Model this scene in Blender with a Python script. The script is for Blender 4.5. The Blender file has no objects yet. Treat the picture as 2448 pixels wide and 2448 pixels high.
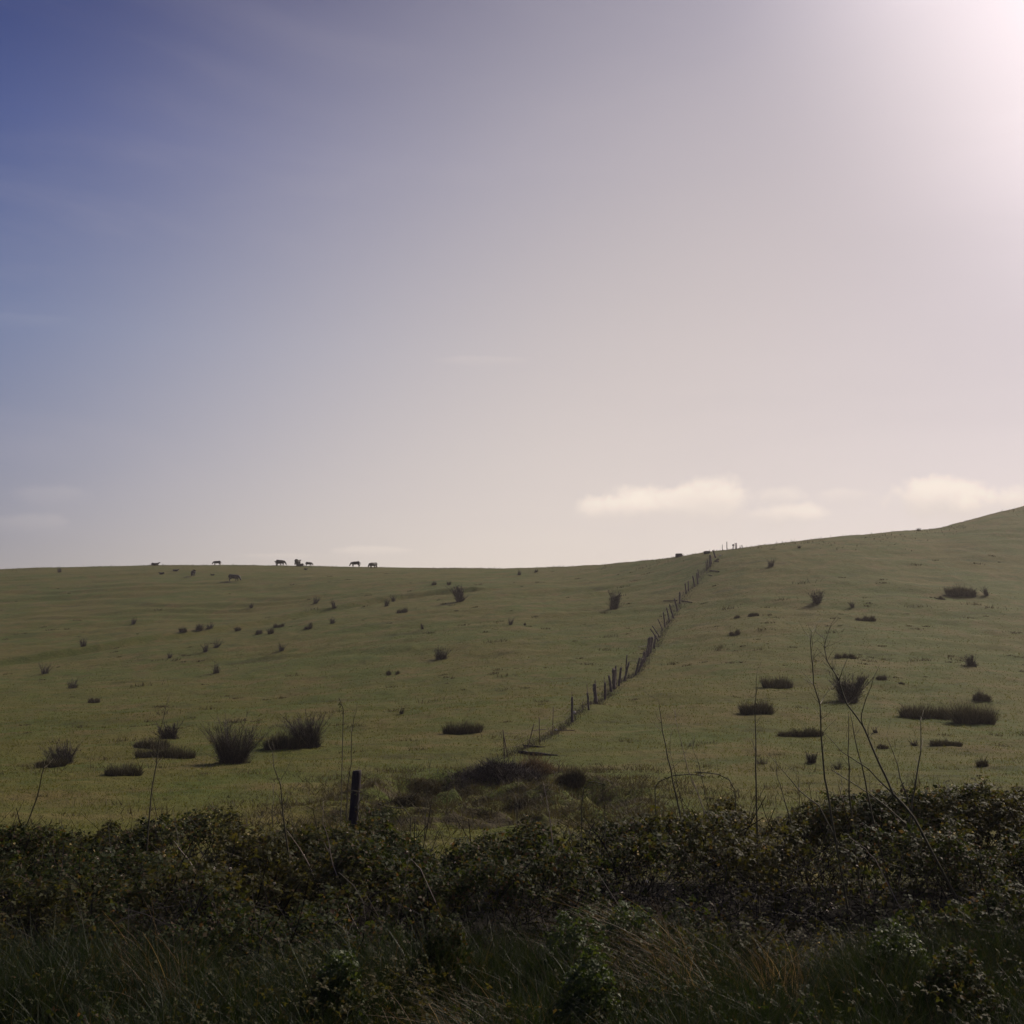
import bpy, math, random
import numpy as np
from mathutils import Vector

rng = np.random.default_rng(11)
random.seed(7)
S = bpy.context.scene
C = S.collection
R = math.radians

# ------------------------------------------------------------------ camera
F = 2448.0                       # focal length in photograph pixels
TH = math.atan(376.0 / F)        # camera tilts up a little
CT, ST = math.cos(TH), math.sin(TH)
cd = bpy.data.cameras.new("camera")
cd.sensor_width = 36.0
cd.lens = 36.0 * F / 2448.0
cd.clip_start = 0.1
cd.clip_end = 6000
cam = bpy.data.objects.new("camera", cd)
cam.location = (0, 0, 0)
cam.rotation_euler = (math.pi / 2 + TH, 0, 0)
C.objects.link(cam)
S.camera = cam

# ------------------------------------------------------------------ light
SUN_AZ, SUN_EL = R(47), R(39)
sd = Vector((math.sin(SUN_AZ) * math.cos(SUN_EL), math.cos(SUN_AZ) * math.cos(SUN_EL), math.sin(SUN_EL)))
sl = bpy.data.lights.new("sun", 'SUN')
sl.energy = 4.4
sl.angle = R(0.6)
sl.color = (1.0, 0.87, 0.70)
so = bpy.data.objects.new("sun", sl)
so.rotation_euler = sd.to_track_quat('Z', 'Y').to_euler()
so.location = (60, 30, 60)
C.objects.link(so)

W = bpy.data.worlds.new("World")
S.world = W
W.use_nodes = True
nt = W.node_tree
nt.nodes.clear()


class G:
    """tiny node-graph helper"""
    def __init__(s, tree): s.t = tree
    def n(s, kind, **kw):
        o = s.t.nodes.new(kind)
        for k, v in kw.items(): setattr(o, k, v)
        return o
    def put(s, sock, v):
        if isinstance(v, bpy.types.NodeSocket): s.t.links.new(v, sock)
        elif v is not None: sock.default_value = v
    def m(s, op, a, b=None, c=None, clamp=False):
        o = s.n('ShaderNodeMath', operation=op, use_clamp=clamp)
        s.put(o.inputs[0], a); s.put(o.inputs[1], b)
        if c is not None: s.put(o.inputs[2], c)
        return o.outputs[0]
    def mix(s, f, a, b, blend='MIX'):
        o = s.n('ShaderNodeMix', data_type='RGBA', blend_type=blend)
        s.put(o.inputs[0], f)
        s.put(o.inputs[6], a if isinstance(a, bpy.types.NodeSocket) else (*a, 1))
        s.put(o.inputs[7], b if isinstance(b, bpy.types.NodeSocket) else (*b, 1))
        return o.outputs[2]
    def noise(s, vec, scale, detail=4, rough=.55, dist=0.0):
        o = s.n('ShaderNodeTexNoise')
        s.put(o.inputs['Vector'], vec)
        o.inputs['Scale'].default_value = scale; o.inputs['Detail'].default_value = detail
        o.inputs['Roughness'].default_value = rough; o.inputs['Distortion'].default_value = dist
        return o.outputs['Fac']
    def ramp(s, f, stops):
        o = s.n('ShaderNodeValToRGB'); s.put(o.inputs[0], f)
        e = o.color_ramp.elements
        while len(e) < len(stops): e.new(.5)
        for q, (p, c) in zip(e, stops):
            q.position = p; q.color = (*c, 1) if len(c) == 3 else c
        return o.outputs[0]
    def smooth(s, v, a, b):
        o = s.n('ShaderNodeMapRange', interpolation_type='SMOOTHSTEP')
        s.put(o.inputs[0], v); s.put(o.inputs[1], a); s.put(o.inputs[2], b)
        return o.outputs[0]


def px_uv(px, py):
    """photograph pixel -> slopes x/y and z/y of the line of sight"""
    a = (px - 1224.0) / F; b = (1224.0 - py) / F
    fy = CT - b * ST
    return a / fy, (ST + b * CT) / fy


g = G(nt)
out = g.n('ShaderNodeOutputWorld')
bg = g.n('ShaderNodeBackground')
sky = g.n('ShaderNodeTexSky', sky_type='NISHITA', sun_disc=False)
sky.sun_elevation = SUN_EL
sky.sun_rotation = SUN_AZ
sky.altitude = 0.0
sky.air_density = 1.0
sky.dust_density = 3.2
sky.ozone_density = 2.2
tc = g.n('ShaderNodeTexCoord')
dirv = tc.outputs['Generated']
sx = g.n('ShaderNodeSeparateXYZ'); nt.links.new(dirv, sx.inputs[0])
yy = g.m('MAXIMUM', sx.outputs[1], 0.02)
U = g.m('DIVIDE', sx.outputs[0], yy)
V = g.m('DIVIDE', sx.outputs[2], yy)
cmb = g.n('ShaderNodeCombineXYZ')
nt.links.new(U, cmb.inputs[0]); nt.links.new(V, cmb.inputs[1])
plane = cmb.outputs[0]
# base sky with a slightly warm, mauve air
# the sky far from the sun is tinted darker blue, with corner vignette worked into the colour; towards the horizon the air is thick and warm
def dotp(v):
    d = g.n('ShaderNodeVectorMath', operation='DOT_PRODUCT'); nt.links.new(dirv, d.inputs[0]); d.inputs[1].default_value = v
    return d.outputs['Value']
cosang = dotp(sd)
azc = dotp((math.sin(SUN_AZ), math.cos(SUN_AZ), 0))
el = g.m('MAXIMUM', sx.outputs[2], 0.0)
side = g.smooth(g.m('SUBTRACT', azc, g.m('MULTIPLY', el, .30)), .0, .72)
away = g.ramp(el, [(0, (.20, .24, .50)), (.30, (.34, .52, .88)), (.46, (.20, .34, .78)), (.62, (.0, .09, .42))])
tint = g.mix(side, away, (.10, .10, .24))
col = g.mix(1.0, sky.outputs[0], tint, 'MULTIPLY')
def addc(c, colr, f):
    k = g.n('ShaderNodeVectorMath', operation='SCALE'); k.inputs[0].default_value = colr; g.put(k.inputs['Scale'], f)
    a = g.n('ShaderNodeVectorMath', operation='ADD'); g.put(a.inputs[0], c); nt.links.new(k.outputs[0], a.inputs[1]); return a.outputs[0]
def fall(k): return g.m('POWER', 2.718, g.m('MULTIPLY', el, -k))
lowside = g.m('ADD', side, g.m('MULTIPLY', g.m('SUBTRACT', 1.0, side), g.m('MULTIPLY', fall(3.2), .24)))
col = addc(col, (9.7, 8.5, 6.7), g.m('MULTIPLY', fall(1.25), lowside))
col = addc(col, (11.0, 9.4, 8.0), g.m('POWER', g.smooth(cosang, .84, 1.01), 2.2))
# thin high veil: soft streaks
mp = g.n('ShaderNodeMapping'); nt.links.new(dirv, mp.inputs[0]); mp.inputs['Scale'].default_value = (1.0, 1.0, 5.0)
mp.inputs['Rotation'].default_value = (0, R(6), 0)
veil = g.smooth(g.noise(mp.outputs[0], 2.6, 5, .5, .6), .42, .75)
col = g.mix(g.m('MULTIPLY', veil, .12), col, (6.2, 5.6, 5.9))
# cumulus banks low over the hill
pn = g.noise(plane, 16.0, 6, .55)
pn2 = g.noise(plane, 48.0, 4, .6)
nz = g.m('ADD', g.m('MULTIPLY', g.m('SUBTRACT', pn, .5), 3.0), g.m('MULTIPLY', g.m('SUBTRACT', pn2, .5), 1.3))
def cloud(col, px, py, hw, hh, amt, colr=(11.0, 9.7, 8.6)):
    u0, v0 = px_uv(px, py)
    du = g.m('DIVIDE', g.m('SUBTRACT', U, u0), hw / F)
    dv = g.m('DIVIDE', g.m('SUBTRACT', V, v0), hh / F)
    dvd = g.m('MULTIPLY', g.m('MINIMUM', dv, 0.0), .55)       # softer, longer underside
    dvu = g.m('MAXIMUM', dv, 0.0)
    r2 = g.m('ADD', g.m('MULTIPLY', du, du), g.m('ADD', g.m('MULTIPLY', dvu, dvu), g.m('MULTIPLY', dvd, dvd)))
    r = g.m('SQRT', r2)
    e = g.m('ADD', g.m('SUBTRACT', 1.0, r), g.m('MULTIPLY', nz, .5))
    wide = g.m('ADD', .22, g.m('MULTIPLY', g.m('MAXIMUM', g.m('MULTIPLY', dv, -1.0), 0.0), .5))
    k = g.smooth(e, 0.0, g.m('ADD', wide, .35))
    front = g.m('GREATER_THAN', sx.outputs[1], 0.05)
    shade = g.smooth(g.m('ADD', dv, g.m('MULTIPLY', nz, .35)), -.7, .5)
    return g.mix(g.m('MULTIPLY', g.m('MULTIPLY', k, amt), front), col, g.mix(shade, (8.7, 7.7, 7.1), (11.8, 10.3, 8.9)))
for a in ((1640, 1205, 255, 62, .75), (1500, 1215, 150, 40, .6), (1700, 1178, 110, 50, .5), (1870, 1232, 125, 38, .55), (1860, 1188, 70, 34, .3),
          (2255, 1185, 160, 58, .75), (2420, 1200, 140, 50, .7), (2030, 1185, 80, 30, .2),
          (110, 1180, 130, 28, .07), (80, 1248, 110, 28, .08), (900, 1318, 110, 16, .2), (660, 1330, 120, 12, .12),
          (1150, 862, 140, 16, .07), (60, 765, 150, 20, .02)):
    col = cloud(col, *a)
g.put(bg.inputs[0], col)
bg.inputs[1].default_value = 0.10
nt.links.new(bg.outputs[0], out.inputs[0])

S.view_settings.view_transform = 'Standard'
S.view_settings.look = 'None'
S.view_settings.exposure = -0.2
S.view_settings.gamma = 1.0
S.view_settings.use_curve_mapping = False
S.render.engine = 'CYCLES'
S.cycles.max_bounces = 6
S.cycles.transparent_max_bounces = 4
S.render.resolution_x = 1024
S.render.resolution_y = 1024

# ------------------------------------------------------------------ noise
def _h(i, j, seed):
    n = (i.astype(np.int64) * 374761393 + j.astype(np.int64) * 668265263 + seed * 144665) & 0x7fffffff
    n = ((n ^ (n >> 13)) * 1274126177) & 0x7fffffff
    return ((n ^ (n >> 16)) & 0xffff) / 65535.0

def vnoise(x, y, seed=0):
    i = np.floor(x); j = np.floor(y)
    fx = x - i; fy = y - j
    fx = fx * fx * (3 - 2 * fx); fy = fy * fy * (3 - 2 * fy)
    i = i.astype(np.int64); j = j.astype(np.int64)
    a = _h(i, j, seed); b = _h(i + 1, j, seed); c = _h(i, j + 1, seed); d = _h(i + 1, j + 1, seed)
    return (a * (1 - fx) + b * fx) * (1 - fy) + (c * (1 - fx) + d * fx) * fy - .5

def fbm(x, y, seed=0, o=4, r=.5):
    v = 0; a = 1
    for k in range(o):
        v = v + a * vnoise(x * 2 ** k + 17.3 * k, y * 2 ** k - 9.1 * k, seed + k); a *= r
    return v

# ------------------------------------------------------------------ terrain
SKYLINE = [(-900, 1400), (-300, 1374), (0, 1361), (86, 1357), (250, 1354), (370, 1351), (600, 1351), (750, 1353), (900, 1356), (1050, 1358),
           (1200, 1359), (1350, 1355), (1450, 1349), (1600, 1334), (1700, 1319), (1800, 1306), (1900, 1295),
           (2000, 1284), (2100, 1274), (2180, 1268), (2250, 1262), (2300, 1248), (2365, 1230), (2448, 1210),
           (2700, 1160), (3300, 1080)]
PXF = np.linspace(-900, 3300, 841)
sk = np.interp(PXF, [a for a, b in SKYLINE], [b for a, b in SKYLINE])
kk = np.hanning(11); kk /= kk.sum()
sk = np.convolve(np.pad(sk, 5, 'edge'), kk, 'valid')
uv = [px_uv(a, b) for a, b in zip(PXF, sk)]
TF = np.array([q[0] for q in uv]); EF = np.array([q[1] for q in uv])
def _sm(a, n):
    k = np.hanning(n); k /= k.sum()
    return np.convolve(np.pad(a, n // 2, 'edge'), k, 'valid')
skb = np.where(PXF > 2200, np.interp(PXF, [2200, 2300, 2448, 2700, 3300], [1266, 1257, 1245, 1228, 1195]), sk)
EB = _sm(np.array([px_uv(a, b)[1] for a, b in zip(PXF, skb)]), 15)
DF = _sm(np.interp(PXF, [-900, 86, 600, 1200, 1500, 1740, 2000, 2365, 2700, 3300], [250, 250, 245, 215, 180, 152, 156, 172, 190, 200]), 61)
SS = np.linspace(0, 1, 121)
gcols = {
    86: ([0, .071, .19, .31, .55, .786, .9, 1], [1, .846, .67, .55, .31, .087, .022, 0]),
    1200: ([0, .083, .22, .36, .53, .75, .88, 1], [1, .78, .55, .355, .19, .054, .014, 0]),
    1740: ([0, .13, .32, .48, .70, .87, .95, 1], [1, .79, .57, .41, .23, .075, .015, 0]),
    2365: ([0, .11, .3, .48, .70, .86, .95, 1], [1, .826, .61, .413, .2, .06, .012, 0])}
ga = []
for k, (a, b) in gcols.items():
    c = np.interp(SS, a, b)
    c2 = np.convolve(np.pad(c, 5, 'reflect', reflect_type='odd'), kk, 'valid'); c2[-1] = 0
    ga.append(c2)
ga = np.array(ga)
wcol = np.array([_sm(np.interp(PXF, list(gcols), np.eye(4)[i]), 81) for i in range(4)])   # 4 x nT
NY = [-100, 2, 4.2, 6, 8, 10, 12, 15, 20, 28, 35, 40]
NZ = [-1.95, -1.95, -1.95, -2.02, -2.25, -2.5, -2.7, -2.92, -3.22, -3.5, -3.45, -3.35]
YF = np.linspace(-100, 40, 1401)
ZF = np.interp(YF, NY, NZ); ZF[1000:] = _sm(ZF, 21)[1000:]
E0 = -3.45 / 35

def base_h(X, Y):
    X = np.asarray(X, float); Y = np.asarray(Y, float)
    znear = np.interp(Y, YF, ZF)
    t = X / np.maximum(Y, 1.0)
    tf = np.interp(t, TF, np.arange(len(TF)))
    E = np.interp(t, TF, EB); EX = np.interp(t, TF, EF) - E; D = np.interp(t, TF, DF)
    s = np.clip((Y - 35) / (D - 35), 0, 1)
    gi = 0
    for i in range(4):
        gi = gi + np.interp(tf, np.arange(len(TF)), wcol[i]) * np.interp(s, SS, ga[i])
    e = E + (E0 - E) * gi
    q_ = np.clip((s - .62) / .38, 0, 1); e = e + EX * q_ * q_ * (3 - 2 * q_); E = E + EX
    far = Y * e
    dl = np.maximum(Y - D, 0)
    beyond = D * E + E * dl - np.where(dl < 160, dl * dl / 420., 160 * 160 / 420. + (dl - 160) * .45)
    beyond = np.maximum(beyond, -40)
    far = np.where(Y > D, beyond, far)
    k = np.clip((Y - 33) / 6, 0, 1); k = k * k * (3 - 2 * k)
    return znear * (1 - k) + far * k

TERR = []      # terrace lip, filled below (world points)
def height(X, Y):
    X = np.asarray(X, float); Y = np.asarray(Y, float)
    z = base_h(X, Y)
    amp = np.interp(Y, [-10, 2, 30, 60, 140, 230, 300], [.6, .6, 1, 1.2, 1.3, .7, .6])
    z = z + amp * (.15 * fbm(X / 3.5, Y / 3.5, 3, 3) + .07 * fbm(X / .9, Y / .9, 9, 3))
    # broad swells, vanishing at the crest
    D = np.interp(X / np.maximum(Y, 1), TF, DF)
    sw = np.clip((Y - 35) / 30, 0, 1) * np.clip((D - Y) / 50, 0, 1)
    z = z + sw * 1.1 * fbm(X / 34, Y / 26, 21, 2)
    # cattle tracks worn along the contours
    ph = Y / 8.0 + X / 60.0 + 2.6 * fbm(X / 40, Y / 34, 23, 3)
    z = z + sw * .13 * np.sin(2 * np.pi * ph) * np.clip(.55 + 1.6 * fbm(X / 16, Y / 12, 25, 2), 0, 1.3)
    # broken, dug-over bank behind the brambles
    kx = np.exp(-(((X + .6) / 4.2) ** 4)) * np.exp(-(((Y - 28) / 6.0) ** 4))
    z = z + kx * (-1.6 * np.abs(fbm(X / 2.6, Y / 3.2, 41, 3)) + .28 + .34 * fbm(X / .8, Y / .8, 51, 3))
    if TERR:
        best = np.full(X.shape, 1e9); sg = np.zeros(X.shape)
        for (ax, ay), (bx, by) in zip(TERR[:-1], TERR[1:]):
            ex, ey = bx - ax, by - ay; L2 = ex * ex + ey * ey
            q = np.clip(((X - ax) * ex + (Y - ay) * ey) / L2, 0, 1)
            dx = X - ax - q * ex; dy = Y - ay - q * ey
            d = np.hypot(dx, dy); side = np.sign(ex * dy - ey * dx)
            m = d < best
            best = np.where(m, d, best); sg = np.where(m, side, sg)
        w = 1.9 + .8 * fbm(X / 9, Y / 9, 77, 2)
        fade = np.clip((X - TERR[0][0] + 25) / 20, 0, 1) * np.clip((TERR[-1][0] + 12 - X) / 14, 0, 1)
        r = best / w
        z = z + fade * sg * .85 * r * np.exp(-r * r) * (1 + .6 * fbm(X / 5, Y / 5, 79, 2))
    return z

def hit(px, py, ymin=4.0, ymax=None):
    """where the line of sight through a pixel meets the ground"""
    u, v = px_uv(px, py)
    D = float(np.interp(u, TF, DF)) + 6 if ymax is None else ymax
    ys = np.exp(np.linspace(math.log(ymin), math.log(D), 4000))
    zs = height(u * ys, ys)
    k = np.nonzero(zs >= v * ys)[0]
    y = ys[k[0]] if len(k) else float(np.interp(u, TF, DF)) - 1
    return Vector((u * y, y, float(height(u * y, y))))

_t = [(-60, 1592), (95, 1562), (240, 1550), (390, 1528), (530, 1502), (690, 1478), (830, 1447), (960, 1428), (1110, 1412)]
TERR = [tuple(hit(a, b)[:2]) for a, b in _t]
_c = np.polyfit([p[0] for p in TERR], [p[1] for p in TERR], 3)
TERR = [(x, float(np.polyval(_c, x))) for x in np.linspace(TERR[0][0], TERR[-1][0], 14)]

# ------------------------------------------------------------------ mesh helpers
def mesh_np(name, V, Q=None, T=None, smooth=False):
    me = bpy.data.meshes.new(name)
    V = np.asarray(V, np.float32).reshape(-1, 3)
    me.vertices.add(len(V)); me.vertices.foreach_set('co', V.ravel())
    loops = []; starts = []; tot = []
    n = 0
    if Q is not None and len(Q):
        Q = np.asarray(Q, np.int32).reshape(-1, 4); loops.append(Q.ravel())
        starts.append(n + 4 * np.arange(len(Q))); tot.append(np.full(len(Q), 4)); n += Q.size
    if T is not None and len(T):
        T = np.asarray(T, np.int32).reshape(-1, 3); loops.append(T.ravel())
        starts.append(n + 3 * np.arange(len(T))); tot.append(np.full(len(T), 3)); n += T.size
    lo = np.concatenate(loops); st = np.concatenate(starts); to = np.concatenate(tot)
    me.loops.add(len(lo)); me.loops.foreach_set('vertex_index', lo.astype(np.int32))
    me.polygons.add(len(st)); me.polygons.foreach_set('loop_start', st.astype(np.int32))
    me.polygons.foreach_set('loop_total', to.astype(np.int32))
    if smooth: me.polygons.foreach_set('use_smooth', np.ones(len(st), bool))
    me.update(calc_edges=True); me.validate()
    return me

def tag(o, label=None, cat=None, group=None, kind=None):
    if label: o['label'] = label
    if cat: o['category'] = cat
    if group: o['group'] = group
    if kind: o['kind'] = kind
    elif label: o['kind'] = 'thing'
    return o

def link(name, me, mat, parent=None, loc=None):
    o = bpy.data.objects.new(name, me)
    if mat and not me.materials: me.materials.append(mat)
    C.objects.link(o)
    if parent: o.parent = parent
    if loc is not None: o.location = loc
    return o

def empty(name, loc):
    o = bpy.data.objects.new(name, None); o.location = loc; o.empty_display_size = .2
    C.objects.link(o); return o

class MB:
    """collects pieces into one mesh"""
    def __init__(s): s.V = []; s.Q = []; s.T = []; s.n = 0
    def add(s, V, Q=None, T=None):
        V = np.asarray(V, float).reshape(-1, 3)
        if Q is not None and len(Q): s.Q.append(np.asarray(Q).reshape(-1, 4) + s.n)
        if T is not None and len(T): s.T.append(np.asarray(T).reshape(-1, 3) + s.n)
        s.V.append(V); s.n += len(V)
    def tube(s, pts, rad, sides=6, cap=True):
        pts = [Vector(p) for p in pts]; V = []
        up = Vector((.13, .21, 1)).normalized()
        for i, p in enumerate(pts):
            d = (pts[min(i + 1, len(pts) - 1)] - pts[max(i - 1, 0)]).normalized()
            a = d.cross(Vector((0.9, .3, .1))).normalized() if abs(d.z) > .8 else d.cross(up).normalized()
            b = d.cross(a).normalized()
            r = rad[i] if hasattr(rad, '__len__') else rad
            for k in range(sides):
                w = 2 * math.pi * k / sides
                V.append(p + (a * math.cos(w) + b * math.sin(w)) * r)
        Q = []
        for i in range(len(pts) - 1):
            for k in range(sides):
                Q.append((i * sides + k, i * sides + (k + 1) % sides, (i + 1) * sides + (k + 1) % sides, (i + 1) * sides + k))
        T = []
        if cap:
            for base in (0, (len(pts) - 1) * sides):
                for k in range(1, sides - 1): T.append((base, base + k, base + k + 1))
        s.add(V, Q, T)
    def mesh(s, name, smooth=False):
        return mesh_np(name, np.concatenate(s.V), np.concatenate(s.Q) if s.Q else None, np.concatenate(s.T) if s.T else None, smooth)

def strips(P, Dr, L, w, bend, K=3, tip=.12, rot=None):
    """N thin curved blades. P,Dr,bend (N,3); L,w (N,)"""
    N = len(P)
    Dr = Dr / np.linalg.norm(Dr, axis=1, keepdims=True)
    a = rng.uniform(0, 2 * np.pi, N) if rot is None else rot
    side = np.stack([np.cos(a), np.sin(a), np.zeros(N)], 1)
    side -= Dr * (side * Dr).sum(1, keepdims=True)
    side /= np.maximum(np.linalg.norm(side, axis=1, keepdims=True), 1e-4)
    V = np.zeros((N, K + 1, 2, 3))
    for k in range(K + 1):
        q = k / K
        c = P + Dr * (L * q)[:, None] + bend * (L * q * q)[:, None]
        ww = w * (1 - (1 - tip) * q ** 1.4) * .5
        V[:, k, 0] = c - side * ww[:, None]; V[:, k, 1] = c + side * ww[:, None]
    b = (np.arange(N) * (K + 1) * 2)[:, None]
    Q = np.concatenate([b + np.array([[2 * k, 2 * k + 1, 2 * k + 3, 2 * k + 2]]) for k in range(K)], 0)
    return V.reshape(-1, 3), Q

# ------------------------------------------------------------------ materials
def mat(name): 
    m = bpy.data.materials.new(name); m.use_nodes = True
    t = m.node_tree; t.nodes.clear(); return m, G(t)

def leafy(name, stops, rough=.45, trans=.25, spec=.5, noise_scale=None, patch=None):
    m, g = mat(name)
    o = g.n('ShaderNodeOutputMaterial'); geo = g.n('ShaderNodeNewGeometry')
    f = geo.outputs['Random Per Island']
    c = g.ramp(f, stops)
    if patch:
        tcx = g.n('ShaderNodeTexCoord')
        pf = g.smooth(g.noise(tcx.outputs['Object'], patch[0], 3), .42, .62)
        c = g.mix(g.m('MULTIPLY', pf, patch[2]), c, patch[1])
    b = g.n('ShaderNodeBsdfPrincipled')
    g.put(b.inputs['Base Color'], c); b.inputs['Roughness'].default_value = rough
    b.inputs['Specular IOR Level'].default_value = spec
    if trans > 0:
        tr = g.n('ShaderNodeBsdfTranslucent'); g.put(tr.inputs[0], g.mix(1.0, c, (2.0, 1.8, .75), 'MULTIPLY'))
        mx = g.n('ShaderNodeMixShader'); mx.inputs[0].default_value = trans
        g.t.links.new(b.outputs[0], mx.inputs[1]); g.t.links.new(tr.outputs[0], mx.inputs[2])
        g.t.links.new(mx.outputs[0], o.inputs[0])
    else:
        g.t.links.new(b.outputs[0], o.inputs[0])
    return m

def rough_mat(name, c1, c2, scale=8, stretch=(1, 1, 1), rough=.85, bump=.3, spec=.3):
    m, g = mat(name)
    o = g.n('ShaderNodeOutputMaterial'); t = g.n('ShaderNodeTexCoord')
    mp = g.n('ShaderNodeMapping'); g.t.links.new(t.outputs['Object'], mp.inputs[0]); mp.inputs['Scale'].default_value = stretch
    n = g.noise(mp.outputs[0], scale, 5, .6)
    b = g.n('ShaderNodeBsdfPrincipled'); g.put(b.inputs['Base Color'], g.ramp(n, [(.3, c1), (.7, c2)]))
    b.inputs['Roughness'].default_value = rough; b.inputs['Specular IOR Level'].default_value = spec
    bp = g.n('ShaderNodeBump'); bp.inputs['Strength'].default_value = bump; bp.inputs['Distance'].default_value = .02
    g.put(bp.inputs['Height'], n); g.t.links.new(bp.outputs[0], b.inputs['Normal'])
    g.t.links.new(b.outputs[0], o.inputs[0])
    return m

# pasture
M_FIELD, g = mat('pasture')
o_ = g.n('ShaderNodeOutputMaterial'); t_ = g.n('ShaderNodeTexCoord'); oc = t_.outputs['Object']
mps = g.n('ShaderNodeMapping'); g.t.links.new(oc, mps.inputs[0]); mps.inputs['Scale'].default_value = (.32, 1.0, 1.0)
streak = g.noise(mps.outputs[0], .42, 6, .68, .5)
big = g.noise(oc, .06, 5, .62, .6)
midn = g.noise(oc, .28, 5, .6, .3)
fine = g.noise(oc, 2.2, 6, .65)
vfine = g.noise(oc, 14.0, 3, .6)
cA = g.mix(g.smooth(big, .35, .65), (.100, .093, .020), (.066, .088, .013))
cB = g.mix(g.smooth(midn, .46, .70), cA, (.118, .094, .030))
cC = g.mix(g.smooth(g.noise(oc, .5, 4, .6), .50, .74), cB, (.062, .082, .016))
cD = g.mix(g.m('MULTIPLY', g.smooth(fine, .52, .74), .55), cC, (.132, .124, .036))
cE = g.mix(g.m('MULTIPLY', g.smooth(fine, .46, .28), .65), cD, (.045, .045, .020))
cF0 = g.mix(g.m('MULTIPLY', g.smooth(vfine, .5, .75), .35), cE, (.05, .045, .02))
sy_ = g.n('ShaderNodeSeparateXYZ'); g.t.links.new(oc, sy_.inputs[0])
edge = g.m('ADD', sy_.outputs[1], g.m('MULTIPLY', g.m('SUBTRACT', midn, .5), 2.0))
cF0 = g.mix(g.m('MULTIPLY', g.smooth(streak, .50, .70), .62), cF0, (.138, .110, .040))
cF0 = g.mix(g.m('MULTIPLY', g.smooth(streak, .47, .30), .62), cF0, (.044, .048, .014))
rx = g.m('POWER', g.m('ABSOLUTE', g.m('DIVIDE', g.m('ADD', sy_.outputs[0], .6), 4.6)), 3.0)
ry = g.m('POWER', g.m('ABSOLUTE', g.m('DIVIDE', g.m('SUBTRACT', sy_.outputs[1], 28.5), 6.5)), 3.0)
scar = g.m('MULTIPLY', g.smooth(g.m('ADD', rx, ry), 1.3, .5), g.smooth(g.noise(oc, .8, 4, .65), .47, .56))
cF0 = g.mix(g.m('MULTIPLY', scar, .85), cF0, (.040, .029, .018))      # bare, dug-over soil of the broken bank
litter = g.smooth(edge, 15.8, 14.4)                     # leaf litter and soil, colour darkened further to read as shade under hedge and verge
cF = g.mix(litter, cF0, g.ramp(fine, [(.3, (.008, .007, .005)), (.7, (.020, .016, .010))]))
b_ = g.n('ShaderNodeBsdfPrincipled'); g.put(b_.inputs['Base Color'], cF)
b_.inputs['Roughness'].default_value = .9; b_.inputs['Specular IOR Level'].default_value = .12
bp = g.n('ShaderNodeBump'); bp.inputs['Strength'].default_value = 1.0; bp.inputs['Distance'].default_value = .16
g.put(bp.inputs['Height'], g.m('ADD', fine, g.m('MULTIPLY', vfine, .5))); g.t.links.new(bp.outputs[0], b_.inputs['Normal'])
g.t.links.new(b_.outputs[0], o_.inputs[0])

M_TURF = leafy('turf_blades', [(0, (.076, .090, .017)), (.4, (.094, .100, .022)), (.7, (.104, .094, .028)), (1, (.064, .090, .015))], .7, .3, .2)
M_TUSS = leafy('tussock_blades', [(0, (.05, .046, .028)), (.6, (.07, .062, .034)), (1, (.09, .075, .045))], .8, .15, .2)
M_BRAM = leafy('bramble_leaves', [(0, (.014, .024, .007)), (.45, (.026, .038, .012)), (.75, (.042, .048, .017)), (.93, (.060, .044, .024)), (1, (.085, .05, .035))],
               .6, .42, .12, patch=(.55, (.060, .052, .020), .5))
M_GRASS = leafy('verge_grass', [(0, (.007, .015, .005)), (.5, (.012, .023, .007)), (.95, (.022, .027, .010)), (1, (.08, .06, .035))], .55, .3, .25)
M_WEED = leafy('weed_leaves', [(0, (.028, .048, .012)), (.6, (.040, .064, .016)), (1, (.055, .07, .02))], .55, .35, .25)
M_DRYG = leafy('dry_grass', [(0, (.06, .042, .028)), (.6, (.10, .068, .045)), (1, (.26, .19, .135))], .6, .3, .4)
M_TWIG = leafy('bush_twigs', [(0, (.034, .029, .030)), (.6, (.052, .044, .042)), (.88, (.08, .066, .056)), (1, (.14, .115, .09))], .85, .0, .2)
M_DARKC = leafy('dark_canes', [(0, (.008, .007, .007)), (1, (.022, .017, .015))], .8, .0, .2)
M_RUSH = leafy('rush_blades', [(0, (.034, .032, .026)), (.6, (.052, .047, .034)), (.85, (.075, .065, .042)), (1, (.14, .115, .075))], .8, .1, .2)
M_BARK = rough_mat('sapling_bark', (.045, .038, .020), (.105, .09, .045), 30, (1, 1, .25), .6, .2)
M_CANE = rough_mat('pale_cane', (.20, .15, .12), (.34, .27, .22), 20, (1, 1, .2), .5, .1)
M_WOOD = rough_mat('weathered_wood', (.050, .039, .039), (.115, .09, .084), 14, (1, 1, .12), .9, .5)
M_OLDW = rough_mat('dark_old_wood', (.016, .013, .015), (.04, .032, .034), 14, (1, 1, .12), .9, .5)
M_RUST = rough_mat('rusty_steel', (.05, .035, .025), (.11, .075, .045), 30, (1, 1, .3), .7, .2)
M_HIDE = rough_mat('black_hide', (.010, .009, .010), (.022, .018, .018), 3, (1, 1, 1), .6, .05, .3)
M_ROCK = rough_mat('pale_stone', (.35, .32, .29), (.55, .52, .48), 8, (1, 1, 1), .8, .5)
M_DROCK = rough_mat('dark_stone', (.06, .05, .045), (.11, .095, .085), 6, (1, 1, 1), .9, .5)
M_SOIL = rough_mat('bare_soil', (.05, .036, .026), (.10, .072, .050), 5, (1, 1, 1), .95, .6)

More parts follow.
